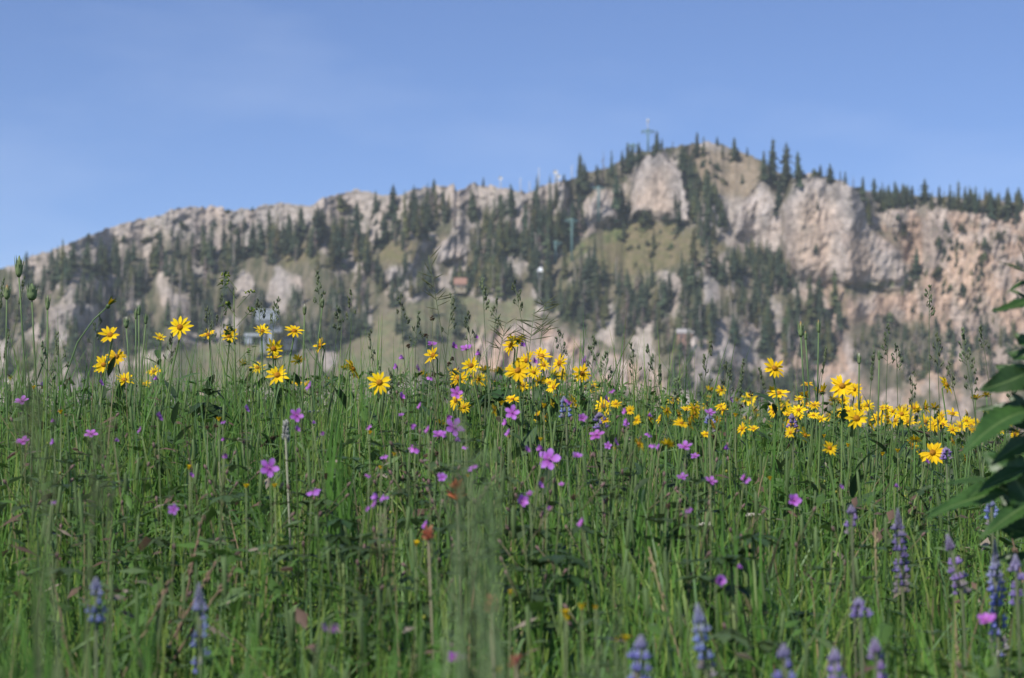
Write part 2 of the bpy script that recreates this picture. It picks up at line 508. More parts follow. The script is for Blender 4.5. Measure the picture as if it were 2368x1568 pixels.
def fir_meshes(seed, ratio, layers, col, sparse=0., gap=0.06, sub=1):
    """unit-height fir: trunk mesh, crown mesh"""
    r = random.Random(seed)
    tm = MB()
    tube(tm, [(0, 0, -.06), (0, 0, .4), (r.uniform(-.006, .006), 0, .98)], [.018, .012, .002], (.16, .13, .11), 5)
    cm = MB()
    for k in range(layers):
        f = k / (layers - 1)
        z = gap + (1 - gap) * (f ** .93) * .97
        rad = ratio / 2 * ((1 - f) ** .62) * r.uniform(.5, 1.25) + .012
        nb = 7 if f < .75 else 5
        a0 = r.uniform(0, 6.28)
        for b in range(nb):
            if r.random() < sparse: continue
            a = a0 + b * 2 * PI / nb + r.uniform(-.3, .3)
            L = rad * r.uniform(.45, 1.3)
            dz = -L * r.uniform(.25, .75) + .012
            wd = L * r.uniform(.45, .75) + .006
            ca, sa = math.cos(a), math.sin(a)
            p0 = np.array([0, 0, z]); d = np.array([ca, sa, 0]); s = np.array([-sa, ca, 0])
            mid = p0 + d * L * .55 + np.array([0, 0, dz * .35 + .008])
            tip = p0 + d * L + np.array([0, 0, dz])
            cc = col * r.uniform(.55, 1.6) * np.array([r.uniform(.9, 1.25), 1, 1])
            V = [p0, mid + s * wd * .5 + [0, 0, -.012], tip, mid - s * wd * .5 + [0, 0, -.012], mid + [0, 0, .012]]
            cm.add(V, [(0, 1, 4), (1, 2, 4), (2, 3, 4), (3, 0, 4)], cc)
            if sub:
                q = mid + np.array([0, 0, -.02 - .03 * r.random()])
                cm.add([mid, q + s * wd * .35 + d * L * .1, q + d * L * .3 - np.array([0, 0, .015]), q - s * wd * .35 + d * L * .1], [(0, 1, 2), (0, 2, 3)], cc * .9)
    # slim inner cone blocking gaps, darkened for the shade inside the crown
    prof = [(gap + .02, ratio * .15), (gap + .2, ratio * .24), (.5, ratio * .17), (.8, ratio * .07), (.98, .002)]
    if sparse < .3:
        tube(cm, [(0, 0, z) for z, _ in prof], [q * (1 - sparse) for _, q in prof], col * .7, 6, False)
    return tm, cm


TREE_KINDS = {}
PROTO = {}


def init_trees():
    spec = {
        'grey': [(14, .22, 13, np.array([.15, .135, .115]), .55)],
        'dense': [(1, .34, 15, G1, .03), (2, .38, 14, G1, .05), (3, .30, 16, G1 * 1.15, .06), (11, .42, 14, G1, .03)],
        'spire': [(4, .20, 16, G1, .08), (5, .24, 16, G2 * .85, .08), (12, .17, 15, G1, .12)],
        'olive': [(6, .27, 14, G2, .15), (7, .22, 14, (G2 + G3) / 2, .2)],
        'thin': [(8, .24, 13, (G1 + GD) / 2, .5), (9, .2, 12, GD, .6)],
        'bush': [(10, .9, 8, G1 * 1.1, .05), (13, 1.3, 7, G2, .1)],
    }
    for k, L in spec.items():
        TREE_KINDS[k] = []
        for a in L:
            tm, cm = fir_meshes(*a)
            TREE_KINDS[k].append((tm, cm, tm.mesh('fir_trunk', M_BARK), cm.mesh('fir_crown', M_NEEDLE, False)))
    # bare standing trunks
    TREE_KINDS['snag'] = []
    for sd in range(3):
        r = random.Random(50 + sd)
        tm = MB()
        tube(tm, [(0, 0, -.04), (.006, 0, .3), (-.008, .004, .7), (.01, 0, 1)], [.022, .018, .012, .004], (.33, .29, .26), 5)
        cm = MB()
        for q in range(14):
            z = r.uniform(.25, .95); a = r.uniform(0, 6.28); L = r.uniform(.04, .11) * (1.1 - z * .6)
            tube(cm, [(0, 0, z), (math.cos(a) * L * .6, math.sin(a) * L * .6, z - .005), (math.cos(a) * L, math.sin(a) * L, z - .03)], [.006, .004, .002], (.26, .22, .2), 3)
        TREE_KINDS['snag'].append((tm, cm, tm.mesh('snag_trunk', M_BARK), cm.mesh('snag_branches', M_BARK)))


def tree_spot(px, pb):
    pb = max(pb, ridge_y(px) + 1.5)
    Y = mdepth(px, pb)
    x, y, z = at(px, pb, Y)
    return x, y, z, Y


def place_tree(px, pb, h, kind, label, group):
    x, y, z, Y = tree_spot(px, pb)
    H = h * 1.02 * Y / FPX
    v = random.randrange(len(TREE_KINDS[kind]))
    tm, cm, tme, cme = TREE_KINDS[kind][v]
    nm = {'snag': 'dead_tree', 'bush': 'mountain_shrub'}.get(kind, 'fir_tree')
    e = empty(nm, (x, y + .3, z - .3))
    e.scale = (H * random.uniform(1.1, 1.45) * (1 if kind != 'snag' else .8),) * 2 + (H,)
    e.rotation_euler = (random.uniform(-.03, .03), random.uniform(-.03, .03), random.uniform(0, 6.28))
    link('crown', cme, e)  # on snags this is only the bare stub branches
    link('trunk', tme, e)
    tag(e, label, {'snag': 'dead tree', 'bush': 'shrub'}.get(kind, 'tree'), group)
    return e


HAND_TREES = """868 492 48 dense;908 498 67 dense;936 543 95 olive;955 490 58 dense;1003 466 50 dense;989 466 42 spire;1022 480 42 dense;1117 427 22 dense;1095 495 48 dense;1127 495 48 thin;1185 495 57 dense;1165 505 42 spire;1242 492 80 spire;1272 492 80 spire;1285 480 64 olive;1231 543 50 spire;1250 562 70 dense;1304 418 20 dense;890 568 70 dense;622 558 67 spire;695 549 67 dense;733 568 86 dense;776 558 64 spire;825 574 100 dense;794 558 50 dense;787 479 28 bush;606 575 45 spire;870 574 45 dense;1343 463 100 dense;1353 456 75 dense;1338 530 80 dense;1381 431 48 dense;1395 431 73 thin;1414 412 60 spire;1438 387 38 dense;1452 393 60 dense;1461 396 60 dense;1478 380 50 dense;1518 355 50 dense;1530 355 34 dense;1557 371 44 thin;1581 412 73 dense;1600 460 90 dense;1611 365 57 dense;1626 365 47 olive;1658 336 22 dense;1671 368 35 olive;1698 371 51 dense;1707 371 28 dense;1728 363 24 dense;1785 425 98 dense;1766 419 66 dense;1816 438 100 dense;1847 428 73 dense;1800 495 76 dense;1882 402 14 bush;1896 406 26 dense;1657 488 50 spire;1603 625 95 spire;1425 513 105 dense;1438 511 73 dense;1443 552 38 dense;1467 504 76 spire;1492 523 38 bush;1511 580 50 olive;1546 517 54 dense;1562 495 51 spire;1571 536 70 dense;1631 549 38 dense;1650 558 60 spire;1376 625 73 spire;1435 640 40 spire;1508 640 45 olive;1654 640 40 dense;1897 408 28 spire;1919 424 45 dense;1943 419 25 spire;1954 421 28 dense;1973 432 28 thin;1994 462 51 dense;2010 518 64 olive;2022 462 48 dense;2040 446 26 spire;2042 486 21 bush;2056 454 27 dense;2068 472 51 dense;2087 446 27 dense;2108 470 40 dense;2137 470 54 dense;2153 480 32 dense;2172 475 43 dense;2183 483 40 olive;2198 486 56 spire;2216 486 64 spire;2231 488 54 dense;2256 491 57 dense;2279 480 45 spire;2291 502 62 dense;2311 507 59 spire;2329 507 64 dense;2351 514 39 dense;2365 466 19 spire;1891 488 27 spire;1886 582 19 bush;1830 662 80 thin;1878 654 48 thin;1800 668 88 dense;1846 748 100 spire;1873 748 104 spire;1894 748 100 dense;1931 721 94 spire;2020 668 48 dense;1990 668 40 olive;2093 673 56 spire;2119 641 66 dense;2057 751 30 bush;2076 507 16 bush;2226 678 27 bush;2277 571 27 bush;2258 577 37 olive;2172 638 25 bush;2295 751 25 olive;2337 751 25 spire;60 657 70 dense;76 604 22 thin;117 648 68 dense;133 604 35 spire;126 665 62 dense;150 665 70 dense;192 694 70 dense;234 626 73 dense;269 637 86 spire;285 559 20 bush;296 615 42 dense;310 604 48 dense;347 615 34 dense;369 604 70 dense;24 692 70 spire;204 551 14 bush;409 592 57 dense;444 592 51 dense;470 595 71 dense;517 586 60 dense;552 603 77 dense;588 592 50 dense;606 581 51 spire;623 559 71 spire;661 548 29 spire;696 548 64 dense;726 541 55 olive;745 541 57 dense;420 524 16 bush;527 492 11 bush;583 490 14 bush;597 512 11 bush"""

ZONES = [  # name, outline, count, height range, kind mix
    ('left stand', [(60, 690), (130, 625), (240, 620), (370, 585), (480, 585), (560, 590), (570, 640), (420, 700), (250, 700), (120, 700)], 34, (42, 74), 'dddsotn'),
    ('mid-left stand', [(560, 590), (620, 555), (720, 560), (820, 560), (890, 590), (880, 660), (760, 690), (620, 690), (560, 660)], 34, (42, 80), 'ddsoton'),
    ('snags', [(90, 700), (240, 690), (340, 650), (420, 690), (430, 760), (240, 720), (100, 780)], 34, (34, 66), 'nnnnnd'),
    ('lower-left stand', [(250, 740), (430, 690), (620, 690), (820, 690), (890, 720), (830, 770), (700, 790), (560, 790), (400, 800), (330, 860), (0, 870), (0, 700), (60, 700), (110, 790), (200, 800)], 115, (36, 72), 'dddsotn'),
    ('lift stand', [(560, 700), (850, 690), (850, 770), (760, 810), (560, 800)], 84, (34, 64), 'dddsotn'),
    ('ridge-centre stand', [(900, 560), (940, 500), (1010, 480), (1080, 500), (1120, 490), (1210, 500), (1160, 560), (1100, 620), (1080, 540), (1000, 540), (940, 600)], 36, (35, 70), 'ddssot'),
    ('gully stand', [(1100, 600), (1160, 560), (1240, 520), (1300, 500), (1360, 520), (1340, 560), (1240, 610), (1250, 690), (1290, 720), (1160, 700), (1100, 680)], 62, (45, 85), 'dddsootn'),
    ('foothill stand', [(880, 660), (960, 630), (1040, 640), (1100, 640), (1110, 690), (1030, 670), (940, 700), (880, 730)], 26, (30, 60), 'ddso'),
    ('meadow clump', [(900, 760), (960, 740), (1060, 720), (1100, 740), (1080, 790), (980, 810), (910, 800)], 14, (28, 56), 'dds'),
    ('below-meadow stand', [(1250, 640), (1330, 640), (1400, 640), (1460, 690), (1540, 640), (1660, 620), (1720, 640), (1800, 640), (1870, 690), (1950, 760), (1930, 840), (1800, 850), (1700, 800), (1600, 850), (1480, 800), (1330, 760), (1260, 720)], 215, (30, 80), 'dddssootnb'),
    ('cliff-foot stand', [(1670, 600), (1720, 590), (1810, 610), (1840, 650), (1800, 680), (1700, 640)], 30, (30, 55), 'ddsg'),
    ('right-cliff shrubs', [(2020, 510), (2367, 530), (2367, 760), (2140, 760), (2080, 690), (2110, 600)], 62, (11, 30), 'bbbdot'),
    ('lower-right stand', [(1940, 800), (2060, 760), (2200, 770), (2367, 760), (2367, 880), (2200, 890), (2050, 880), (1930, 870)], 165, (20, 46), 'ddsobttn'),
    ('scree firs', [(1540, 860), (1640, 850), (1760, 870), (1900, 860), (1920, 930), (1700, 930), (1560, 920)], 105, (20, 50), 'ddsobt'),
    ('ravine stand', [(1590, 420), (1650, 450), (1680, 520), (1660, 600), (1620, 570), (1600, 500)], 44, (26, 52), 'ddsot'),
    ('pale-ridge firs', [(100, 600), (300, 560), (500, 520), (720, 510), (900, 490), (1250, 480), (1250, 510), (900, 540), (600, 560), (300, 600), (120, 640)], 30, (14, 38), 'dsbbt'),
    ('crest firs', [(2000, 462), (2367, 480), (2367, 498), (2010, 480)], 34, (24, 48), 'dddso'),
    ('hill shrubs', [(1400, 560), (1500, 530), (1640, 560), (1640, 600), (1440, 630)], 10, (8, 22), 'bbo'),
    ('summit shrubs', [(1500, 350), (1620, 350), (1720, 375), (1740, 430), (1640, 420), (1600, 380), (1480, 370)], 22, (9, 26), 'bbtdt'),
]
ZDESC = {
    'left stand': 'on the slope under the bare left end of the ridge',
    'mid-left stand': 'on the slope below the notch in the pale ridge',
    'snags': 'above the small pale cliff at the left edge',
    'lower-left stand': 'in the dark belt behind the left flowers',
    'lift stand': 'in the woods around the lift station',
    'ridge-centre stand': 'between the pale ribs under the masts',
    'gully stand': 'in the thick stand down the middle gully',
    'foothill stand': 'along the top of the pale foothill meadow',
    'meadow clump': 'standing out on the pale foothill meadow',
    'below-meadow stand': 'in the broad stand below the olive hillside',
    'cliff-foot stand': 'in the thicket at the foot of the pointed crag',
    'right-cliff shrubs': 'clinging to the broken pink cliffs at the right',
    'lower-right stand': 'in the scrub at the bottom of the pink cliffs',
    'scree firs': 'on the pink scree above the right yellow flowers',
    'ravine stand': 'in the ravine right of the domed crag',
    'pale-ridge firs': 'scattered on the pale scree under the long left ridge',
    'crest firs': 'along the right crest line against the sky',
    'hill shrubs': 'dotted over the round olive hillside',
    'summit shrubs': 'on the stony summit slope',
}
KM = {'g2': 'grey', 'd': 'dense', 's': 'spire', 'o': 'olive', 't': 'grey', 'b': 'bush', 'n': 'snag', 'g': 'olive'}
ORD = ['first', 'second', 'third', 'fourth', 'fifth', 'sixth', 'seventh', 'eighth', 'ninth', 'tenth', 'eleventh', 'twelfth', 'thirteenth', 'fourteenth', 'fifteenth', 'sixteenth', 'seventeenth', 'eighteenth', 'nineteenth', 'twentieth']


def ordword(i, n, noun=''):
    if i == 0: return 'leftmost'
    if i == n - 1: return 'rightmost'
    return ORD[i] + ' from the left' if i < 20 else str(i + 1) + 'th from the left'


HAND_ZONES = [  # outline box (x0,x1,y0,y1), phrase
    ((0, 340, 500, 720), 'of the firs under the bare left end of the ridge'),
    ((340, 640, 480, 620), 'of the firs below the left ridge scree'),
    ((580, 830, 440, 600), 'of the firs under the ridge notch'),
    ((830, 1060, 420, 590), 'of the firs on the ridge left of the masts'),
    ((1060, 1300, 400, 600), 'of the firs just below the masts'),
    ((1300, 1450, 360, 660), 'of the firs left of the domed crag'),
    ((1450, 1560, 340, 700), 'of the firs around the domed crag'),
    ((1550, 1690, 320, 700), 'of the firs in the ravine right of the domed crag'),
    ((1690, 1860, 330, 500), 'of the firs between summit and great buttress'),
    ((1860, 1985, 380, 520), 'of the firs on top of the great buttress'),
    ((1985, 2140, 420, 525), 'on the skyline just past the great buttress'),
    ((2140, 2400, 420, 525), 'on the far right skyline'),
    ((1780, 1960, 520, 800), 'of the tall firs at the great buttress foot'),
    ((1960, 2140, 520, 800), 'on the ledges right of the great buttress'),
    ((2140, 2400, 520, 800), 'among shrubs on the pink right cliffs'),
]
KADJ = {'dense': 'bushy dark', 'spire': 'narrow dark', 'olive': 'yellowish green', 'thin': 'sparse half-bare', 'grey': 'greyish sparse', 'bush': 'low round', 'snag': 'bare grey'}


def make_trees():
    init_trees()
    hand = []
    for s in HAND_TREES.split(';'):
        a = s.split()
        hand.append((float(a[0]), float(a[1]), float(a[2]), a[3]))
    buckets = {}
    for h in hand:
        for zi, (b, ph) in enumerate(HAND_ZONES):
            if b[0] <= h[0] <= b[1] and b[2] <= h[1] <= b[3]:
                buckets.setdefault(zi, []).append(h); break
        else:
            buckets.setdefault(-1, []).append(h)
    n_obj = {'fir': 0, 'snag': 0, 'bush': 0}
    for zi, L in buckets.items():
        L.sort()
        for i, (px, pb, hh, kind) in enumerate(L):
            ph = HAND_ZONES[zi][1] if zi >= 0 else 'of the lone mountain firs'
            noun = 'shrub' if kind == 'bush' else 'fir'
            size = 'tall' if hh > 62 else ('small' if hh < 34 else 'mid-sized')
            lab = f'{KADJ[kind]} {size} {noun}, {ordword(i, len(L))} {ph}'
            sp_ = ph.replace('of the firs ', '').replace('of the tall firs ', '').replace('of the lone mountain firs', 'on the mountain')
            lab = f'{KADJ[kind]} {size} {noun}, {ordword(i, len(L))} {sp_}'
            if len(lab.split()) > 15: lab = f'{KADJ[kind]} {noun}, {ordword(i, len(L))} {sp_}'
            lab = lab.replace('low round small', 'low round').replace('low round mid-sized', 'low round')
            place_tree(px, pb, hh * 1.13, kind, lab, ('shrubs ' if kind == 'bush' else 'firs ') + ph.replace('of the firs ', '').replace('of the tall firs ', '').replace('of the lone mountain firs', 'on the mountain'))
            n_obj['bush' if kind == 'bush' else 'fir'] += 1
    pool = []
    rr = random.Random(99)
    taken = [(h[0], h[1]) for h in hand]
    for name, pts, cnt, (h0, h1), kinds in ZONES:
        h0 *= 1.08; h1 *= 1.12
        P = np.array(pts); x0, y0 = P.min(0); x1, y1 = P.max(0)
        k = 0; tries = 0
        while k < cnt * 1.6 and tries < cnt * 1.6 * 90:
            tries += 1
            x = rr.uniform(x0, x1); y = rr.uniform(y0, y1)
            if poly_mask(np.array([x]), np.array([y]), pts, .5)[0] < .5: continue
            if min((abs(x - a) + .6 * abs(y - b) for a, b in taken), default=99) < 5.0: continue
            if y < ridge_y(x) + 3: continue
            if .65 * vnoise(x / 30, y / 42, 301) + .35 * vnoise(x / 11, y / 20, 305) < rr.uniform(.40, .58): continue
            taken.append((x, y))
            kk = KM[rr.choice(kinds)]
            h = rr.uniform(h0, h1) * (1.0 if kk != 'spire' else 1.08)
            if kk == 'bush': h = min(h, 20) * .8
            pool.append((h, x, y, kk, name)); k += 1
    pool.sort(reverse=True)
    stuff = MB(); bushes = 0
    for h, x, y, kk, name in pool:
        cls = 'bush' if kk == 'bush' else ('snag' if kk == 'snag' else 'fir')
        if n_obj[cls] < 290:
            n_obj[cls] += 1
            noun = {'bush': 'shrub', 'snag': 'standing dead trunk', 'fir': 'fir'}[cls]
            lab = f'{KADJ[kk]} {noun} {ZDESC[name]}'
            place_tree(x, y, h, kk, lab, f'{KADJ[kk]} {noun}s {ZDESC[name]}')
        else:
            X, Yy, Z, Y = tree_spot(x, y)
            tm, cm, _, _ = random.choice(TREE_KINDS[kk])
            H = h * Y / FPX; a = rr.uniform(0, 6.28)
            for q in (tm, cm):
                V = np.concatenate(q.V) * H
                V[:, :2] *= 1.3
                V = np.stack([V[:, 0] * math.cos(a) - V[:, 1] * math.sin(a) + X, V[:, 0] * math.sin(a) + V[:, 1] * math.cos(a) + Yy + .3, V[:, 2] + Z - .3], 1)
                stuff.add(V, q.F, np.concatenate(q.C) * rr.uniform(.8, 1.2))
    if stuff.n:
        o = link('forest', stuff.mesh('forest', M_NEEDLE, False))
        tag(o, 'smaller firs of the thick mountainside woods', 'forest', None, 'stuff')


# ------------------------------------------------------------------ lift towers, masts, buildings
def box(mb, c, s, col):
    c = np.asarray(c, float); h = np.asarray(s, float) / 2; b = min(h) * .12
    V = []
    for z in (-1, 1):
        for x, y in ((-1, -1), (1, -1), (1, 1), (-1, 1)):
            V.append(c + np.array([x, y, z]) * h)
    mb.add(V, [(3, 2, 1, 0), (4, 5, 6, 7), (0, 1, 5, 4), (1, 2, 6, 5), (2, 3, 7, 6), (3, 0, 4, 7)], col)


TEAL = (.10, .19, .19)


def lift_tower(px, pt, pb, label, lamp=False):
    Y = mdepth(px, max(pb, ridge_y(px) + 1)); x, y, z = at(px, pb, Y - .5)
    H = (pb - pt) * Y / FPX
    e = empty('lift_tower', (x, y, z))
    m = MB(); tube(m, [(0, 0, -1), (0, 0, H * .5), (0, 0, H)], [.42, .36, .28], TEAL, 8)
    link('mast', m.mesh('lift_mast', M_METAL), e)
    m = MB(); box(m, (0, 0, H - .25), (5.2, .5, .45), TEAL); box(m, (0, 0, H + .25), (1.4, .5, .5), TEAL)
    tube(m, [(-2.2, 0, H - .3), (0, 0, H - 1.9)], .12, TEAL, 4); tube(m, [(2.2, 0, H - .3), (0, 0, H - 1.9)], .12, TEAL, 4)
    link('crossarm', m.mesh('lift_crossarm', M_METAL), e)
    for sx in (-2.4, 2.4):
        m = MB()
        for k in (-1.2, -.4, .4, 1.2):
            tube(m, [(sx - .08, k, H - .75), (sx + .08, k, H - .75)], .3, (.05, .05, .05), 8)
        box(m, (sx, 0, H - .5), (.2, 3.2, .25), TEAL)
        link('sheave_train', m.mesh('lift_sheaves', M_METAL), e)
    if lamp:
        m = MB(); tube(m, [(0, 0, H), (0, 0, H + 3.2)], [.2, .12], (.5, .5, .5), 6); blob(m, (0, 0, H + 4), (.5, .5, .9), (.5, .5, .5), seg=8, rings=6)
        link('beacon', m.mesh('lift_beacon', M_METAL), e)
    tag(e, label, 'lift tower', 'chairlift towers on the mountain')


def mast(px, pt, pb, label, dish=0):
    Y = mdepth(px, ridge_y(px) + 1); x, y, z = at(px, pb, Y + 1)
    H = (pb - pt) * Y / FPX
    e = empty('radio_mast', (x, y, z))
    m = MB(); tube(m, [(0, 0, -2), (0, 0, H)], [.26, .13], (.40, .42, .44), 6)
    for k in range(5):
        box(m, (0, 0, H * (.3 + .14 * k)), (.75, .1, .1), (.5, .5, .5))
    link('pole', m.mesh('mast_pole', M_METAL), e)
    if dish:
        m = MB()
        n = 14
        V = [(0, .25, H)]; F = []
        for k in range(n):
            a = 2 * PI * k / n; V.append((math.cos(a) * dish, -.25, H + math.sin(a) * dish))
        for k in range(n): F.append((0, 1 + k, 1 + (k + 1) % n))
        m.add(V, F, (.5, .5, .5))
        link('dish', m.mesh('mast_dish', M_METAL), e)
    tag(e, label, 'radio mast', 'masts on the ridge')


def make_structures():
    lift_tower(1498, 301, 346, 'tallest teal lift tower with white beacon standing on the skyline', True)
    lift_tower(1322, 507, 603, 'tall teal lift tower standing in front of firs on the green slope')
    lift_tower(1284, 560, 604, 'short teal lift tower beside the pale boulder at the slope edge')
    lift_tower(1384, 432, 508, 'faint teal lift tower on the rocky slope left of the domed crag')
    lift_tower(1464, 334, 385, 'lift tower mostly hidden among firs left of the skyline beacon')
    mast(1157, 412, 440, 'small white mast with a dish standing alone on the low ridge', .8)
    mast(1203, 409, 446, 'thin white mast right of the small dish mast')
    mast(1224, 418, 446, 'short thin mast between two taller white masts')
    mast(1246, 386, 436, 'tallest and thickest white radio mast on the ridge')
    mast(1284, 398, 428, 'mast with a shiny round dish beside the tall white mast', .95)
    mast(1291, 408, 428, 'lower mast with bright dish tucked against its taller dish neighbour', .9)
    mast(1322, 380, 420, 'thin white mast next to the tallest ridge fir')
    # drive station of the lift
    gb = (.27, .30, .335); gd = (.17, .19, .21); pal = (.40, .43, .46)
    Y = mdepth(617, 790) - 14; q = Y / FPX
    x, y, z = at(617, 790, Y)
    e = empty('lift_station', (x, y, z))
    def b(name, x0, x1, y0, y1, dep, col, dy=0, extra=None):
        m = MB(); cx = ((x0 + x1) / 2 - 617) * q; w = (x1 - x0) * q; cz = (790 - (y0 + y1) / 2) * q; h = (y1 - y0) * q
        box(m, (cx, dy, cz), (w, dep, h), col)
        if extra: extra(m, cx, w, cz, h)
        link(name, m.mesh(name, M_METAL, False), e)
    def ribs(m, cx, w, cz, h):
        for k in range(6):
            box(m, (cx - w / 2 + w * (k + .5) / 6, -3.05, cz), (.14, .12, h * .96), pal)
        box(m, (cx, -3.06, cz + h * .16), (w * .98, .13, .16), gd)
    b('housing', 593, 642, 720, 742, 6, gb, 0, ribs)
    b('roof', 590, 644, 717, 720, 6.6, pal)
    b('skirt', 592, 636, 742, 751, 5, gd)
    b('support_leg', 603, 612, 751, 815, 1.6, gb)
    b('support_leg', 620, 630, 751, 815, 1.6, (.33, .36, .40))
    b('cabin', 632, 651, 757, 768, 3.2, (.33, .36, .40))
    m = MB(); box(m, ((641 - 617) * q, -1.66, (790 - 761) * q), (2.2, .1, .8), (.05, .06, .08))
    link('window', m.mesh('station_window', M_METAL, False), e)
    b('platform', 566, 604, 772, 778, 4, pal)
    b('stair_tower', 568, 583, 778, 796, 3, gb)
    tag(e, 'blue grey ribbed lift drive station on legs behind yellow flowers', 'lift station')
    # huts
    def hut(px, ptop, pmid, pb, w, roofc, wallc, label, name='hut', flip=1):
        Y = mdepth(px, pb) - 3; q = Y / FPX; x, y, z = at(px, pb, Y)
        e = empty(name, (x, y, z)); W = w * q; Hm = (pb - pmid) * q; Ht = (pb - ptop) * q; D = W * .7
        m = MB(); box(m, (0, 0, Hm / 2 - .5), (W * .86, D * .86, Hm + 1), wallc)
        link('wall', m.mesh('hut_wall', M_METAL, False), e)
        m = MB()
        V = [(-W / 2, -D / 2, Hm), (W / 2, -D / 2, Hm), (W / 2, D / 2, Hm), (-W / 2, D / 2, Hm), (-W / 2, 0, Ht), (W / 2, 0, Ht)]
        V += [(a, bb, c - .25) for a, bb, c in V[:4]]
        m.add(V, [(0, 1, 5, 4), (2, 3, 4, 5), (0, 4, 3), (1, 2, 5), (0, 6, 7, 1), (1, 7, 8, 2), (2, 8, 9, 3), (3, 9, 6, 0), (9, 8, 7, 6)], roofc)
        link('roof', m.mesh('hut_roof', M_METAL, False), e)
        for sx in (-.22, .2):
            m = MB(); box(m, (sx * W, -D * .43 - .04, Hm * .55), (W * .14, .1, Hm * .4), (.05, .05, .06))
            link('window', m.mesh('hut_window', M_METAL, False), e)
        m = MB(); box(m, (0, -D * .43 - .05, Hm * .36), (W * .12, .12, Hm * .7), (.12, .08, .05))
        link('door', m.mesh('hut_door', M_METAL, False), e)
        tag(e, label, 'hut')
    hut(1067, 642, 658, 672, 36, (.27, .15, .11), (.33, .28, .2), 'cream hut with rusty red roof at the foothill meadow top')
    hut(1583, 760, 770, 792, 40, (.34, .32, .31), (.34, .2, .15), 'brown hut with grey roof in the stand below the olive hillside')
    hut(1247, 618, 628, 640, 15, (.7, .72, .75), (.6, .62, .65), 'small white shed among the middle gully firs', 'shed')
    hut(671, 780, 786, 803, 32, (.07, .10, .15), (.45, .40, .38), 'dark blue roofed hut right of the lift station', 'hut')


# ------------------------------------------------------------------ meadow: flowers
SUN_AZ = None


def place_y(px, py, h):
    """depth at which a flower seen at px, py stands h above the meadow"""
    ax, ez = ray(px, py); ax = float(ax); ez = float(ez)
    best = None
    for Y in np.arange(1.6, 13.0, .05):
        dd = EYE + ez * Y - float(ground_z(ax * Y, Y)) - h
        if best is None or abs(dd) < best[0]: best = (abs(dd), Y)
    return best[1]


Y_PET = np.array([.72, .505, .011]); Y_PET2 = np.array([.85, .58, .02]); DISC = np.array([.42, .20, .02])


def head_meshes(seed, n, lo=0, span=2 * PI, up=.12, irr=.25, wid=.255):
    r = random.Random(seed)
    m = MB()
    for k in range(n):
        a = lo + span * (k + r.uniform(-.28, .28)) / n
        L = r.uniform(1 - irr, 1.05) * .86
        W = wid * r.uniform(.8, 1.2)
        lift = up + r.uniform(-.22, .22)
        d = np.array([math.cos(a) * math.cos(lift), math.sin(a) * math.cos(lift), math.sin(lift)])
        base = np.array([math.cos(a), math.sin(a), 0]) * .13
        cc = Y_PET * r.uniform(.88, 1.1)
        leaf(m, base, d, L, W, cc * np.array([1, .9, 1]), r.uniform(-.1, .35), .35, 6, .55, 0, r.uniform(-.3, .3), cc)
    petals = m.mesh('ray_petals', M_PETAL)
    m = MB()
    V = []; C = []
    for i in range(7):
        th = i / 6 * PI / 2
        for j in range(16):
            ph = 2 * PI * j / 16 + i * .2
            rr = .225 * math.cos(th) * (1 + .1 * r.uniform(-1, 1)); V.append((rr * math.cos(ph), rr * math.sin(ph), .02 + .17 * math.sin(th) + .02 * r.random()))
            C.append(DISC * r.uniform(.6, 1.4) * (1 if i < 4 else np.array([.95, .9, .9])))
    F = [(i * 16 + j, i * 16 + (j + 1) % 16, (i + 1) * 16 + (j + 1) % 16, (i + 1) * 16 + j) for i in range(6) for j in range(16)]
    F.append(tuple(6 * 16 + j for j in range(16)))
    m.add(V, F, np.array(C))
    disc = m.mesh('flower_disc', M_PETAL)
    m = MB()
    blob(m, (0, 0, -.07), (.2, .2, .1), (.06, .11, .03), seg=8, rings=4)
    for k in range(12):
        a = 2 * PI * k / 12
        leaf(m, (math.cos(a) * .14, math.sin(a) * .14, -.08), (math.cos(a), math.sin(a), -.1), r.uniform(.22, .4), .09, (.06, .11, .03), .2, .2, 3, .3)
    bract = m.mesh('flower_bracts', M_LEAF)
    return petals, disc, bract


HEADS = []


def rot_to(d):
    from mathutils import Vector
    return Vector((0, 0, 1)).rotation_difference(Vector(d).normalized()).to_euler()


def stem_curve(base, tip, bend, n=7):
    base = np.array(base); tip = np.array(tip)
    P = []
    for i in range(n):
        t = i / (n - 1)
        p = base * (1 - t) + tip * t + np.array(bend) * math.sin(PI * t)
        P.append(p)
    return P


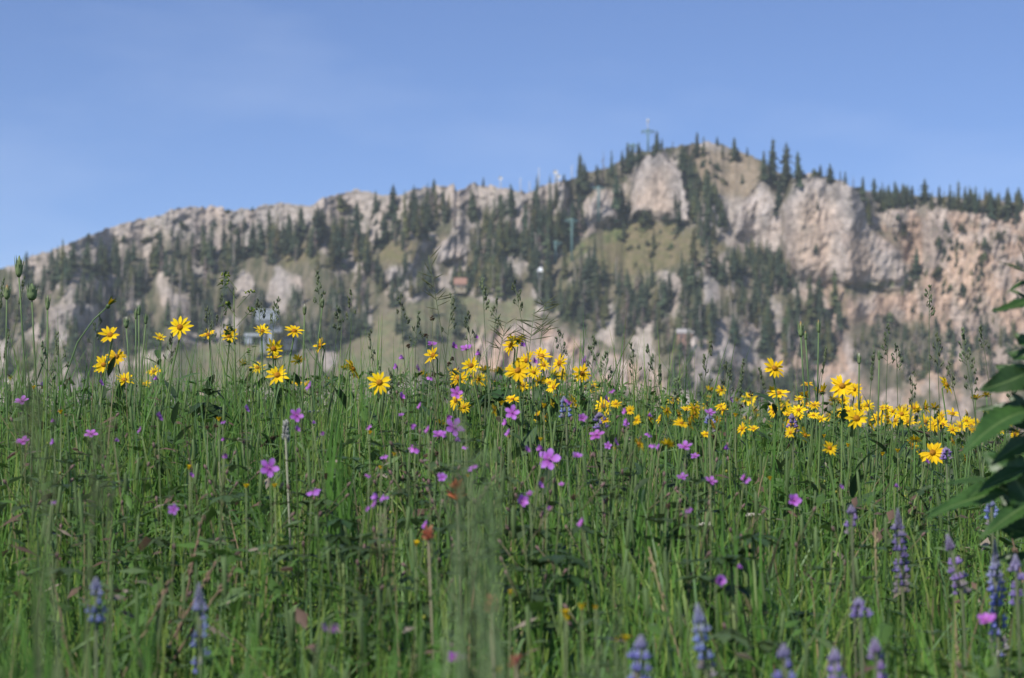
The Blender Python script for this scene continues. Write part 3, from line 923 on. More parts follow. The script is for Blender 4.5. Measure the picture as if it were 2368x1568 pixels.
def yellow_flower(px, py, size, face, label, group, small=False, big_leaves=True):
    S = .066 if not small else .05
    Y = S * FPX / size if not small else None
    if Y is None:
        Y = place_y(px, py, random.uniform(.44, .58))
    else:
        Y = min(max(Y, 4.6), 8.6)
        ax, ez = ray(px, py)
        if EYE + ez * Y - float(ground_z(ax * Y, Y)) > .72:
            Y = place_y(px, py, .7)
        if EYE + ez * Y - float(ground_z(ax * Y, Y)) < .3:
            Y = place_y(px, py, .36)
    R = size / 2 / FPX * Y * 1.2
    hx, hy, hz = at(px, py, Y)
    gx = hx + random.uniform(-.06, .06); gy = hy + random.uniform(-.03, .09)
    gz = float(ground_z(gx, gy)) - .02
    e = empty('yellow_wildflower', (gx, gy, gz))
    f = {'c': (random.uniform(-.35, .35), -1, random.uniform(.25, .5)), 'u': (random.uniform(-.3, .3), -.75, 1), 's': (random.choice((-1, 1)) * 1.0, -.35, .35), 'l': (-.9, -.7, .35),
         'r': (.9, -.7, .35), 'd': (random.uniform(-.2, .2), -1, .05), 'b': (random.uniform(-.5, .5), .5, .9), 't': (random.uniform(-.2, .2), -.35, 1)}[face]
    f = np.array(f) / np.linalg.norm(f)
    tip = np.array([hx - gx, hy - gy, hz - gz]) - f * R * .16
    P = stem_curve((0, 0, 0), tip, (random.uniform(-.03, .03), random.uniform(-.02, .03), 0), 7)
    P.insert(-1, P[-1] - f * R * .5 * np.array([.5, .5, .5]) - np.array([0, 0, R * .2]))
    m = MB(); tube(m, P, np.linspace(.0030, .0024, len(P)), (.115, .19, .055), 5)
    link('stem', m.mesh('flower_stem', M_STEM), e)
    m = MB(); H = tip[2]
    nl = 8 if big_leaves else 3
    for k in range(nl):
        t = random.uniform(.12, .86); p = np.array(P[0]) * (1 - t) + np.array(P[-1]) * t
        a = random.uniform(0, 6.28); el = random.uniform(.4, 1.1)
        L = random.uniform(.11, .19) * (1 - .5 * t); W = L * random.uniform(.2, .3)
        g = np.array([.040, .075, .028]) * random.uniform(.75, 1.3)
        leaf(m, p, (math.cos(a) * math.cos(el), math.sin(a) * math.cos(el), math.sin(el)), L, W, g, random.uniform(.1, .6), .3, 6, .4, 0, random.uniform(-.5, .5))
    link('foliage', m.mesh('flower_foliage', M_LEAF), e)
    hm = random.choice(HEADS[:5] if face not in ('b',) else HEADS[5:])
    hd = link('flower_head', hm[0], e); hd.location = (hx - gx, hy - gy, hz - gz); hd.scale = (R, R, R)
    from mathutils import Euler
    q = rot_to(f).to_quaternion() @ Euler((0, 0, random.uniform(0, 6.28))).to_quaternion()
    hd.rotation_euler = q.to_euler()
    link('flower_disc', hm[1], hd); link('bracts', hm[2], hd)
    tag(e, label, 'wildflower', group)
    return e


YELLOW = {
    'left': ('in the left clump', [(255, 775, 52, 'c'), (270, 825, 44, 'c'), (240, 844, 46, 'c'), (288, 879, 46, 'u'), (333, 890, 38, 't'), (356, 860, 36, 'u'), (370, 782, 34, 'u'), (416, 757, 54, 'c'), (481, 775, 44, 'u'), (530, 777, 44, 'c'),
                                   (606, 766, 44, 'u'), (632, 807, 48, 'c'), (636, 828, 42, 't'), (680, 766, 48, 'u'), (741, 799, 46, 'l'), (690, 834, 38, 'b'), (595, 851, 38, 'u'), (563, 843, 28, 'b'), (641, 868, 54, 'c'), (688, 886, 34, 't'), (711, 889, 36, 's')]),
    'mid': ('in the middle clump', [(815, 853, 50, 's'), (798, 852, 28, 'b'), (757, 881, 28, 's'), (877, 885, 56, 'c'), (1002, 822, 48, 'l'), (1046, 864, 40, 't'), (1089, 846, 46, 'c'), (1181, 799, 50, 'l'), (1195, 788, 44, 'b'), (1197, 857, 56, 'c'), (1218, 834, 48, 'l'),
                                     (1252, 824, 50, 'u'), (1294, 840, 48, 'l'), (1345, 864, 44, 'c'), (1121, 858, 38, 'b'), (1152, 860, 34, 'b'), (1248, 880, 34, 's'), (1280, 868, 34, 'b'), (1206, 872, 46, 't'), (1321, 932, 44, 'r'), (1258, 966, 44, 'r'), (1242, 960, 30, 's'), (1290, 918, 32, 'b'), (1016, 980, 32, 'b'), (980, 868, 30, 'b')]),
    'right': ('in the right group', [(1790, 852, 50, 'c'), (1800, 910, 46, 'u'), (1788, 905, 34, 'b'), (1947, 893, 56, 'c'), (1974, 901, 40, 'c'), (1980, 968, 58, 'c'), (1962, 955, 50, 'u'), (1866, 888, 28, 't'), (1395, 940, 46, 'c'), (1557, 927, 36, 'u'), (1640, 904, 28, 'b'), (1667, 902, 28, 'c'), (1611, 943, 36, 'l'), (1440, 930, 28, 's'),
                                     (1860, 915, 32, 'b'), (1900, 908, 44, 'b'), (1863, 935, 32, 'u'), (1926, 925, 28, 'b'), (1950, 926, 30, 'c'), (2005, 938, 32, 'c'), (2187, 890, 44, 'r'), (2108, 1030, 44, 'r'), (2156, 1047, 56, 'c'), (2232, 1066, 42, 's'), (2260, 1034, 36, 'b'), (2202, 957, 38, 'u'), (2160, 944, 32, 'b'), (2235, 958, 26, 's'), (2255, 921, 28, 'b'), (2340, 965, 28, 'u'), (2280, 915, 26, 'b'), (1700, 1003, 36, 'r'), (1828, 985, 44, 'c'), (1772, 1010, 30, 's'), (1890, 968, 32, 'b'), (2140, 975, 36, 'c'), (2100, 975, 36, 'u'), (2030, 968, 38, 'c'), (2050, 985, 30, 's'), (1826, 958, 40, 'b'), (1845, 992, 32, 'b')]),
}
FACE_TXT = {'c': 'facing the camera', 'u': 'tilted upward', 's': 'seen from the side', 'l': 'turned leftward', 'r': 'turned rightward', 'd': 'facing the camera', 'b': 'seen from behind', 't': 'opening skyward'}


def make_yellow():
    HEADS.append(head_meshes(1, 12, irr=.2)); HEADS.append(head_meshes(2, 14, .5, 5.6, irr=.3)); HEADS.append(head_meshes(3, 11, up=.25, irr=.35)); HEADS.append(head_meshes(4, 13, up=.05)); HEADS.append(head_meshes(5, 10, up=.35, irr=.3))
    HEADS.append(head_meshes(6, 11, up=.5)); HEADS.append(head_meshes(7, 9, up=.8, irr=.3)); HEADS.append(head_meshes(8, 12, up=.3))
    for key, (ph, L) in YELLOW.items():
        L = sorted(L)
        for i, (px, py, s, f) in enumerate(L):
            sz = 'large' if s > 47 else ('small' if s < 35 else 'mid-sized')
            lab = f'{sz} yellow ray flower {FACE_TXT[f]}, {ordword(i, len(L))} {ph}'
            yellow_flower(px, py, s, f, lab, 'yellow ray flowers ' + ph)
    rr = random.Random(5); k = 0
    while k < 125:
        px = rr.uniform(1370, 2360)
        top = np.interp(px, [1370, 1600, 1800, 2000, 2200, 2360], [925, 925, 915, 920, 935, 950])
        py = top + abs(rr.gauss(0, 38)) + rr.uniform(0, 22)
        if py > 1050: continue
        if rr.random() > np.interp(px, [1370, 1480, 1600, 1800, 2000, 2360], [.08, .35, .7, 1, 1, .75]): continue
        s = rr.uniform(22, 40)
        yellow_flower(px, py, s, rr.choice('ucscrlubs'), 'small yellow ray flower in the dense drift along the right crest', 'small yellow ray flowers in the right drift', True, False)
        k += 1

    k = 0
    while k < 34:
        px, py = rr.gauss(1190, 110), rr.uniform(800, 950)
        if py < 830 + abs(px - 1200) * .25: continue
        yellow_flower(px, py, rr.uniform(24, 44), rr.choice('ucsclubs'), 'overlapping yellow ray flower filling the thick of the middle clump', 'overlapping yellow ray flowers of the middle clump', True, False); k += 1


# ---- purple geraniums
def ger_meshes(seed, cup):
    r = random.Random(seed)
    m = MB()
    for k in range(5):
        a = 2 * PI * k / 5 + r.uniform(-.12, .12)
        lift = cup + r.uniform(-.15, .15)
        d = np.array([math.cos(a) * math.cos(lift), math.sin(a) * math.cos(lift), math.sin(lift)])
        c0 = np.array([.29, .04, .30]); c1 = np.array([.43, .175, .58]) * r.uniform(.9, 1.1)
        leaf(m, d * .05, d, .95, .64 * r.uniform(.85, 1.15), c0, r.uniform(-.15, .25), .2, 6, .68, 0, r.uniform(-.15, .15), c1)
    pet = m.mesh('geranium_petals', M_PURPLE)
    m = MB(); tube(m, [(0, 0, 0), (0, 0, .2), (0, 0, .4)], [.07, .06, .02], (.5, .22, .42), 6)
    for k in range(8):
        a = k * .8; tube(m, [(0, 0, .05), (math.cos(a) * .14, math.sin(a) * .14, .32)], [.015, .02], (.6, .4, .6), 3)
    cen = m.mesh('geranium_stamens', M_PURPLE)
    m = MB()
    for k in range(5):
        a = 2 * PI * (k + .5) / 5; leaf(m, (0, 0, -.06), (math.cos(a), math.sin(a), .3), .5, .2, (.07, .10, .04), .1, .3, 3)
    blob(m, (0, 0, -.08), (.1, .1, .1), (.07, .10, .04))
    return pet, cen, m.mesh('geranium_sepals', M_LEAF)


GER = []
GERS = [(50, 929, 40, 'u'), (53, 1022, 38, 'u'), (127, 975, 24, 's'), (210, 1004, 36, 'u'), (265, 968, 30, 'u'), (265, 1020, 22, 's'), (95, 892, 22, 's'), (325, 996, 22, 's'), (232, 885, 20, 's'), (365, 877, 24, 's'),
        (685, 961, 38, 'c'), (709, 968, 34, 's'), (684, 994, 24, 's'), (515, 1062, 32, 's'), (583, 1066, 46, 'c'), (634, 1052, 44, 'u'), (622, 1083, 52, 'c'), (722, 1131, 46, 'b'), (520, 1018, 20, 's'), (875, 1152, 38, 's'),
        (998, 798, 28, 'u'), (933, 829, 26, 's'), (918, 849, 24, 's'), (1046, 802, 28, 's'), (1078, 808, 36, 'u'), (1110, 820, 26, 's'), (1098, 780, 20, 's'), (994, 870, 24, 'b'), (963, 852, 24, 's'), (1055, 909, 34, 'c'), (1204, 798, 28, 's'), (1233, 837, 26, 's'), (1257, 857, 24, 's'), (1352, 836, 30, 's'), (1097, 872, 22, 's'),
        (925, 918, 28, 's'), (900, 958, 24, 's'), (880, 1026, 44, 'd'), (958, 1032, 40, 'b'), (1015, 1008, 40, 'u'), (1049, 989, 50, 'c'), (1075, 1010, 32, 's'), (990, 995, 24, 's'), (1184, 955, 40, 'c'), (1208, 939, 32, 't'), (1171, 978, 26, 's'),
        (1342, 977, 36, 'u'), (1379, 1007, 42, 'u'), (1421, 1022, 24, 's'), (1269, 1063, 58, 'c'), (1333, 1056, 30, 'u'), (1255, 1040, 34, 's'), (1204, 1161, 42, 'r'), (1345, 1210, 26, 's'), (1583, 1034, 40, 'u'), (1606, 1055, 24, 'u'), (1672, 1038, 28, 's'), (1642, 1113, 34, 'u'), (1577, 1104, 30, 'u'), (1720, 1105, 20, 's'), (1834, 1158, 40, 'c'), (2067, 1125, 22, 's'),
        (1655, 1345, 54, 'r'), (1704, 1312, 24, 's'), (1053, 1525, 50, 'u'), (765, 1440, 48, 'b'), (745, 1450, 26, 's'), (2280, 1436, 52, 'u'), (2140, 1068, 22, 's'), (1497, 962, 22, 's'), (1450, 975, 20, 's'), (150, 967, 22, 's'), (985, 1215, 26, 's'), (440, 1100, 20, 's')]


def make_geraniums():
    for i in range(6):
        GER.append(ger_meshes(20 + i, [.1, .25, .45, .7, .95, .3][i]))
    rx = random.Random(17); extra = []
    while len(extra) < 58:
        px, py = rx.gauss(1080, 300) if rx.random() < .7 else rx.uniform(20, 2100), rx.uniform(880, 1180)
        if 0 < px < 2250 and py > 870 + max(0, px - 1400) * .1: extra.append((px, py, rx.uniform(16, 30), rx.choice('sssubcb'), 1))
    zones = [((0, 450), 'at the meadow\'s left side'), ((450, 800), 'in the left-centre grass'), ((800, 1160), 'left of the middle clump'), ((1160, 1480), 'around the middle clump'), ((1480, 2400), 'in the right half')]
    for (a, b), ph in zones:
        L = sorted(g for g in GERS if a <= g[0] < b) + [g for g in extra if a <= g[0] < b]
        nn = sum(1 for g in L if len(g) == 4)
        for i, gg in enumerate(L):
            px, py, s, f = gg[:4]
            h = random.uniform(.50, .57)
            if py < 1000: h = random.uniform(.52, .62)
            Y = place_y(px, py, h)
            hx, hy, hz = at(px, py, Y)
            R = s / 2 / FPX * Y * .97
            gx, gy = hx + random.uniform(-.05, .05), hy + random.uniform(-.02, .08)
            gz = float(ground_z(gx, gy)) - .02
            e = empty('purple_geranium', (gx, gy, gz))
            fd = {'c': (random.uniform(-.3, .3), -1, .35), 'u': (random.uniform(-.3, .3), -.55, .8), 's': (random.choice((-1, 1)) * .9, -.4, .4), 'r': (.6, -.8, .3), 't': (0, -.2, 1), 'b': (random.uniform(-.4, .4), .3, -.5), 'd': (-.3, -.8, -.2)}[f]
            fd = np.array(fd) / np.linalg.norm(fd)
            tip = np.array([hx - gx, hy - gy, hz - gz]) - fd * R * .1
            m = MB()
            P = stem_curve((0, 0, 0), tip, (random.uniform(-.03, .03), random.uniform(-.03, .03), 0), 7)
            tube(m, P, np.linspace(.0020, .0012, len(P)), (.12, .16, .06), 4)
            for q in range(2):   # side shoots with closed buds
                t = random.uniform(.6, .85); p = np.array(P[0]) * (1 - t) + np.array(P[-1]) * t
                dd = np.array([random.uniform(-.05, .05), random.uniform(-.04, .04), random.uniform(.03, .08)])
                tube(m, [p, p + dd * .6, p + dd], .0011, (.13, .12, .06), 4)
                blob(m, p + dd, (.0035, .0035, .007), (.16, .10, .09), dd, 5, 4)
            link('stem', m.mesh('geranium_stem', M_STEM), e)
            m = MB()
            for q in range(4):
                t = random.uniform(.3, .85); p = np.array(P[0]) * (1 - t) + np.array(P[-1]) * t
                palmate(m, p + np.array([random.uniform(-.05, .05), random.uniform(-.05, .05), .02]), random.uniform(.03, .055), np.array([.045, .078, .028]) * random.uniform(.8, 1.3))
            link('foliage', m.mesh('geranium_foliage', M_LEAF), e)
            g = random.choice(GER[:3] if f in 'cut' else GER[2:5])
            hd = link('flower_head', g[0], e); hd.location = (hx - gx, hy - gy, hz - gz); hd.scale = (R, R, R); hd.rotation_euler = rot_to(fd)
            link('stamens', g[1], hd); link('sepals', g[2], hd)
            sz = 'large' if s > 39 else ('small' if s < 27 else 'mid-sized')
            if len(gg) == 5:
                tag(e, f'tiny violet geranium half hidden among stems {ph}', 'wildflower', 'tiny violet geraniums ' + ph)
            else:
                tag(e, f'{sz} purple geranium, {ordword(i, nn)} of those {ph}', 'wildflower', 'purple geraniums ' + ph)


def palmate(m, p, r, col, n=5, nrm=None):
    a0 = random.uniform(0, 6.28); tilt = random.uniform(-.4, .5)
    for k in range(n):
        a = a0 + (k - (n - 1) / 2) * 1.02
        leaf(m, p, (math.cos(a), math.sin(a), tilt + random.uniform(-.15, .15)), r * random.uniform(.8, 1.1), r * .42, col, .3, .25, 5, .6, .22, random.uniform(-.2, .2))


# ---- lupines
def lupine(px, pt, pb, label, tint=0, lean=0, dens=1.0, h=.45):
    Y = place_y(px, pt, h)
    tx, ty, tz = at(px, pt, Y)
    bx, by, bz = at(px + lean, pb, Y)
    gx, gy = bx + lean / FPX * Y * .5, by + .02
    gz = min(float(ground_z(gx, gy)) - .02, bz - .05)
    e = empty('lupine', (gx, gy, gz))
    o = np.array([gx, gy, gz]); T = np.array([tx, ty, tz]) - o; B = np.array([bx, by, bz]) - o
    m = MB(); tube(m, [(0, 0, 0), B * .5 + np.array([.005, 0, 0]), B, (B + T) / 2, T * .98 + B * .02], [.0035, .0032, .003, .0026, .0012], (.14, .165, .085), 5)
    link('stem', m.mesh('lupine_stem', M_STEM), e)
    m = MB(); L = np.linalg.norm(T - B)
    blue = np.array([.19, .205, .47]) if tint == 0 else np.array([.26, .19, .45])
    pale = np.array([.34, .33, .42]); faded = np.array([.27, .24, .27])
    ax, s, u = frame_from(T - B, (0, 1, .1))
    nw = max(4, int(L / .0125)); r0 = .0135
    for w in range(nw):
        t = (w + .3) / nw
        if t > .78: continue
        for k in range(6):
            if t < .8 and random.random() > .66 * dens: continue
            a = k * PI / 3 + w * .5 + random.uniform(-.25, .25)
            out = s * math.cos(a) + u * math.sin(a)
            c = B + (T - B) * t
            if t > .8:
                q = (1 - t) / .2
                blob(m, c + out * (.003 + .005 * q), (.0022 + .0015 * q, .0022 + .0015 * q, .0045), pale * random.uniform(.8, 1.15), out * .5 + ax, 5, 3)
                continue
            f = (1 - t) ** .25
            colr = blue * random.uniform(.75, 1.3)
            if t > .62: colr = colr * .6 + pale * .4
            if t < .2 and random.random() < .5: colr = faded * random.uniform(.8, 1.2)
            rr = r0 * random.uniform(.65, 1.25) * f
            tube(m, [c, c + out * rr * .5], .0008, (.18, .16, .14), 3, False)
            d = out * .8 + ax * .35
            blob(m, c + out * rr, (.0031, .0043, .0058), colr, d, 6, 4)          # keel and wings
            blob(m, c + out * rr * .85 + ax * .0052, (.0050, .0021, .0044), colr * np.array([1.3, 1.3, 1.1]) + .02, ax + out * .3, 6, 3)   # banner
    for j in range(46):
        q = j / 45; t = .77 + .24 * q; a = j * 2.4; out = s * math.cos(a) + u * math.sin(a)
        rad = .0062 * (1 - q) ** .9 + .0004
        colr = (pale * (.35 + .65 * q) + blue * (.65 - .65 * q)) * random.uniform(.75, 1.1)
        blob(m, B + (T - B) * t + out * rad, (.0021 - .001 * q, .0021 - .001 * q, .0046 - .0016 * q), colr, out * (.9 - .5 * q) + ax, 5, 3)
    link('flower_spike', m.mesh('lupine_spike', M_PURPLE), e)
    m = MB()
    for k in range(5):
        t = random.uniform(.3, .95); p = B * t + np.array([random.uniform(-.07, .07), random.uniform(-.06, .06), -.02])
        tube(m, [B * t * .92, p], .001, (.1, .13, .06), 3, False)
        n = 7
        for q in range(n):
            a = q * 2 * PI / n
            leaf(m, p, (math.cos(a), math.sin(a), .35), random.uniform(.028, .045), .009, np.array([.07, .105, .055]) * random.uniform(.8, 1.2), .3, .4, 4, .55)
    link('foliage', m.mesh('lupine_foliage', M_LEAF), e)
    tag(e, label, 'lupine', 'blue lupine spikes')


LUPS = [(2075, 1178, 1372, 'tall violet lupine spike with pale tip, right part of the meadow', 1, 12, 1), (2190, 1238, 1375, 'drooping violet lupine spike with hooked pale tip leaning left', 1, 34, .8), (2290, 1155, 1216, 'short blue lupine top against the dark broad leaves', 0, 4, 1),
        (2300, 1252, 1520, 'long blue lupine spike under the broad leaves, faded lower down', 0, 8, .9), (2347, 1285, 1400, 'thin pale lupine spike at the right edge', 1, 6, .6), (1612, 1400, 1568, 'blue lupine with long grey bud tip at the bottom', 0, 22, .85), (1482, 1472, 1580, 'blue lupine with slender tip, left of the grey-tipped one', 0, -6, .9),
        (1812, 1492, 1600, 'small blue lupine at the bottom edge, pale top', 0, 4, .9), (1930, 1502, 1610, 'pale grey lupine tip at the bottom edge', 1, 2, .6), (2022, 1478, 1600, 'violet lupine at the bottom edge beside a dry stalk', 1, 6, .9), (460, 1352, 1560, 'blue lupine with loose florets in the tall left grass', 0, 4, .5), (222, 1338, 1440, 'sparse blue lupine, four florets, at the left', 0, 0, .3),
        (1303, 918, 966, 'deep blue lupine beside a yellow ray flower', 0, 6, 1.2), (1968, 1170, 1236, 'pale grey-blue lupine spike not yet open', 1, 2, .5), (1638, 960, 1000, 'faint blue lupine behind the grass stems', 0, 2, .5), (1830, 958, 1000, 'small pale blue lupine among the yellow drift', 1, 2, .9), (2178, 995, 1020, 'violet lupine behind the big curved leaf', 1, 2, 1.1), (2186, 1036, 1062, 'violet lupine just right of a yellow flower', 1, 2, 1.1),
        (1385, 955, 990, 'small mauve lupine right of the middle yellow clump', 1, 4, .6), (1985, 1385, 1440, 'loose violet lupine beside the dry stalk', 1, 5, .4)]


def make_lupines():
    for px, pt, pb, lab, tint, lean, dens in LUPS:
        lupine(px, pt, pb, lab, tint, lean, dens, .56 if pt < 1100 else .54)


# ---- red paintbrush, yellow buttons, yarrow
def paintbrush(px, py, size, label, fade=0.):
    Y = place_y(px, py, .54); q = Y / FPX
    hx, hy, hz = at(px, py + size * .4, Y); gz = float(ground_z(hx, hy)) - .02
    e = empty('paintbrush_flower', (hx, hy, gz)); H = hz - gz
    m = MB(); tube(m, [(0, 0, 0), (.01, 0, H * .6), (0, 0, H + size * q * .3)], .0025, (.15, .13, .08), 5)
    link('stem', m.mesh('paintbrush_stem', M_STEM), e)
    m = MB()
    for k in range(40):
        a = random.uniform(0, 6.28); t = random.random(); L = size * q * random.uniform(.5, .8)
        z = H + size * q * (-.1 + .55 * t); el = .3 + .85 * t
        c = np.array([.62, .12, .085]) * random.uniform(.75, 1.25) * (1 - fade) + fade * np.array([.5, .26, .2])
        leaf(m, (0, 0, z), (math.cos(a) * math.cos(el), math.sin(a) * math.cos(el), math.sin(el)), L, L * .26, c * .6 + np.array([.04, .06, .015]), -.1, .3, 4, .6, 0, random.uniform(-.4, .4), c)
    link('bract_tuft', m.mesh('paintbrush_bracts', M_PURPLE), e)
    m = MB()
    for k in range(14):
        a = random.uniform(0, 6.28); leaf(m, (0, 0, H * random.uniform(.35, .95)), (math.cos(a), math.sin(a), .9), random.uniform(.03, .06), .008, np.array([.085, .11, .045]), .2, .3, 4, .3)
    link('foliage', m.mesh('paintbrush_foliage', M_LEAF), e)
    tag(e, label, 'wildflower', 'red paintbrush flowers')


BUTTONS = [(569, 1126, 15), (635, 1125, 15), (1160, 935, 16), (1065, 948, 14), (962, 1259, 18), (1180, 1373, 16), (1155, 1552, 24), (911, 1052, 13), (1345, 1406, 22), (1306, 1420, 24), (1446, 1478, 24), (1257, 941, 16), (1175, 1012, 12), (437, 1083, 15), (24, 877, 14), (1310, 1432, 16), (1425, 1480, 14), (1700, 962, 14), (300, 962, 13), (140, 955, 14), (236, 931, 12),
           (855, 1002, 12), (1376, 1407, 14), (1250, 1018, 13), (880, 1083, 12), (508, 965, 18), (506, 972, 15), (1082, 1102, 12), (2040, 1052, 13), (2075, 1044, 14), (1905, 1010, 12), (1960, 1032, 13), (2132, 1062, 14), (1780, 1108, 12), (1420, 1040, 12), (1610, 1052, 12), (880, 1000, 11), (78, 898, 12), (380, 930, 12)]


def make_small_flowers():
    paintbrush(1055, 1138, 44, 'bright coral red paintbrush flower in the middle of the meadow')
    paintbrush(1135, 1398, 40, 'pinkish faded paintbrush flower low in the middle', .6)
    paintbrush(990, 1236, 30, 'small red paintbrush bud beside purple florets', .3)
    paintbrush(1192, 1530, 30, 'pink paintbrush tip at the bottom edge', .6)
    r = random.Random(3)
    zs = [((0, 700), 'in the left grass'), ((700, 1240), 'in the middle grass'), ((1240, 2400), 'in the right grass')]
    for (a, b), ph in zs:
        L = sorted(g for g in BUTTONS if a <= g[0] < b)
        for i, (px, py, s) in enumerate(L):
            Y = place_y(px, py, .50 if py > 1000 else .56); q = Y / FPX
            hx, hy, hz = at(px, py, Y); gz = float(ground_z(hx, hy)) - .02; H = hz - gz; R = s * q / 2
            e = empty('yellow_button_flower', (hx, hy, gz))
            m = MB(); tube(m, [(r.uniform(-.02, .02), 0, 0), (r.uniform(-.01, .01), 0, H * .5), (0, 0, H)], .0016, (.10, .14, .05), 4)
            dd = np.array([r.uniform(-.04, .04), 0, .03]); tube(m, [(0, 0, H * .7), np.array([0, 0, H * .7]) + dd], .001, (.10, .14, .05), 4)
            blob(m, np.array([0, 0, H * .7]) + dd, (R * .5, R * .5, R * .6), (.2, .22, .03))
            link('stem', m.mesh('button_stem', M_STEM), e)
            m = MB()
            for k in range(5):
                aa = 2 * PI * k / 5; el = r.uniform(.4, 1.0)
                leaf(m, (0, 0, H), (math.cos(aa) * math.cos(el), math.sin(aa) * math.cos(el), math.sin(el)), R * 1.15, R * 1.2, Y_PET * .9, -.3, .35, 4, .65)
            blob(m, (0, 0, H), (R * .4, R * .4, R * .4), (.5, .33, .02))
            link('flower_head', m.mesh('button_petals', M_PETAL), e)
            tag(e, f'small round yellow flower, {ordword(i, len(L))} of those {ph}', 'wildflower', 'small round yellow flowers ' + ph)
    for i, (px, py, s, lab) in enumerate([(1630, 1212, 32, 'larger flat white yarrow head in the right grass'), (1740, 1190, 40, 'white yarrow head half hidden by stems, right of the other'), (720, 952, 44, 'creamy yarrow heads in the left-centre grass')]):
        Y = place_y(px, py, .36); q = Y / FPX; hx, hy, hz = at(px, py, Y); gz = float(ground_z(hx, hy)) - .02; H = hz - gz
        e = empty('yarrow', (hx, hy, gz))
        m = MB(); tube(m, [(0, 0, 0), (0, 0, H * .85)], .002, (.12, .15, .07), 5); mm = MB()
        for k in range(26):
            aa = r.uniform(0, 6.28); rad = s * q / 2 * math.sqrt(r.random()); p = np.array([math.cos(aa) * rad, math.sin(aa) * rad, H + r.uniform(-.003, .003)])
            tube(m, [(0, 0, H * .85), p], .0007, (.12, .15, .07), 3, False); blob(mm, p, (.0035, .0035, .0025), np.array([.62, .6, .5]) * r.uniform(.8, 1.1))
        link('stem', m.mesh('yarrow_stem', M_STEM), e); link('flower_head', mm.mesh('yarrow_head', M_PURPLE), e)
        tag(e, lab, 'wildflower', 'white yarrow heads')


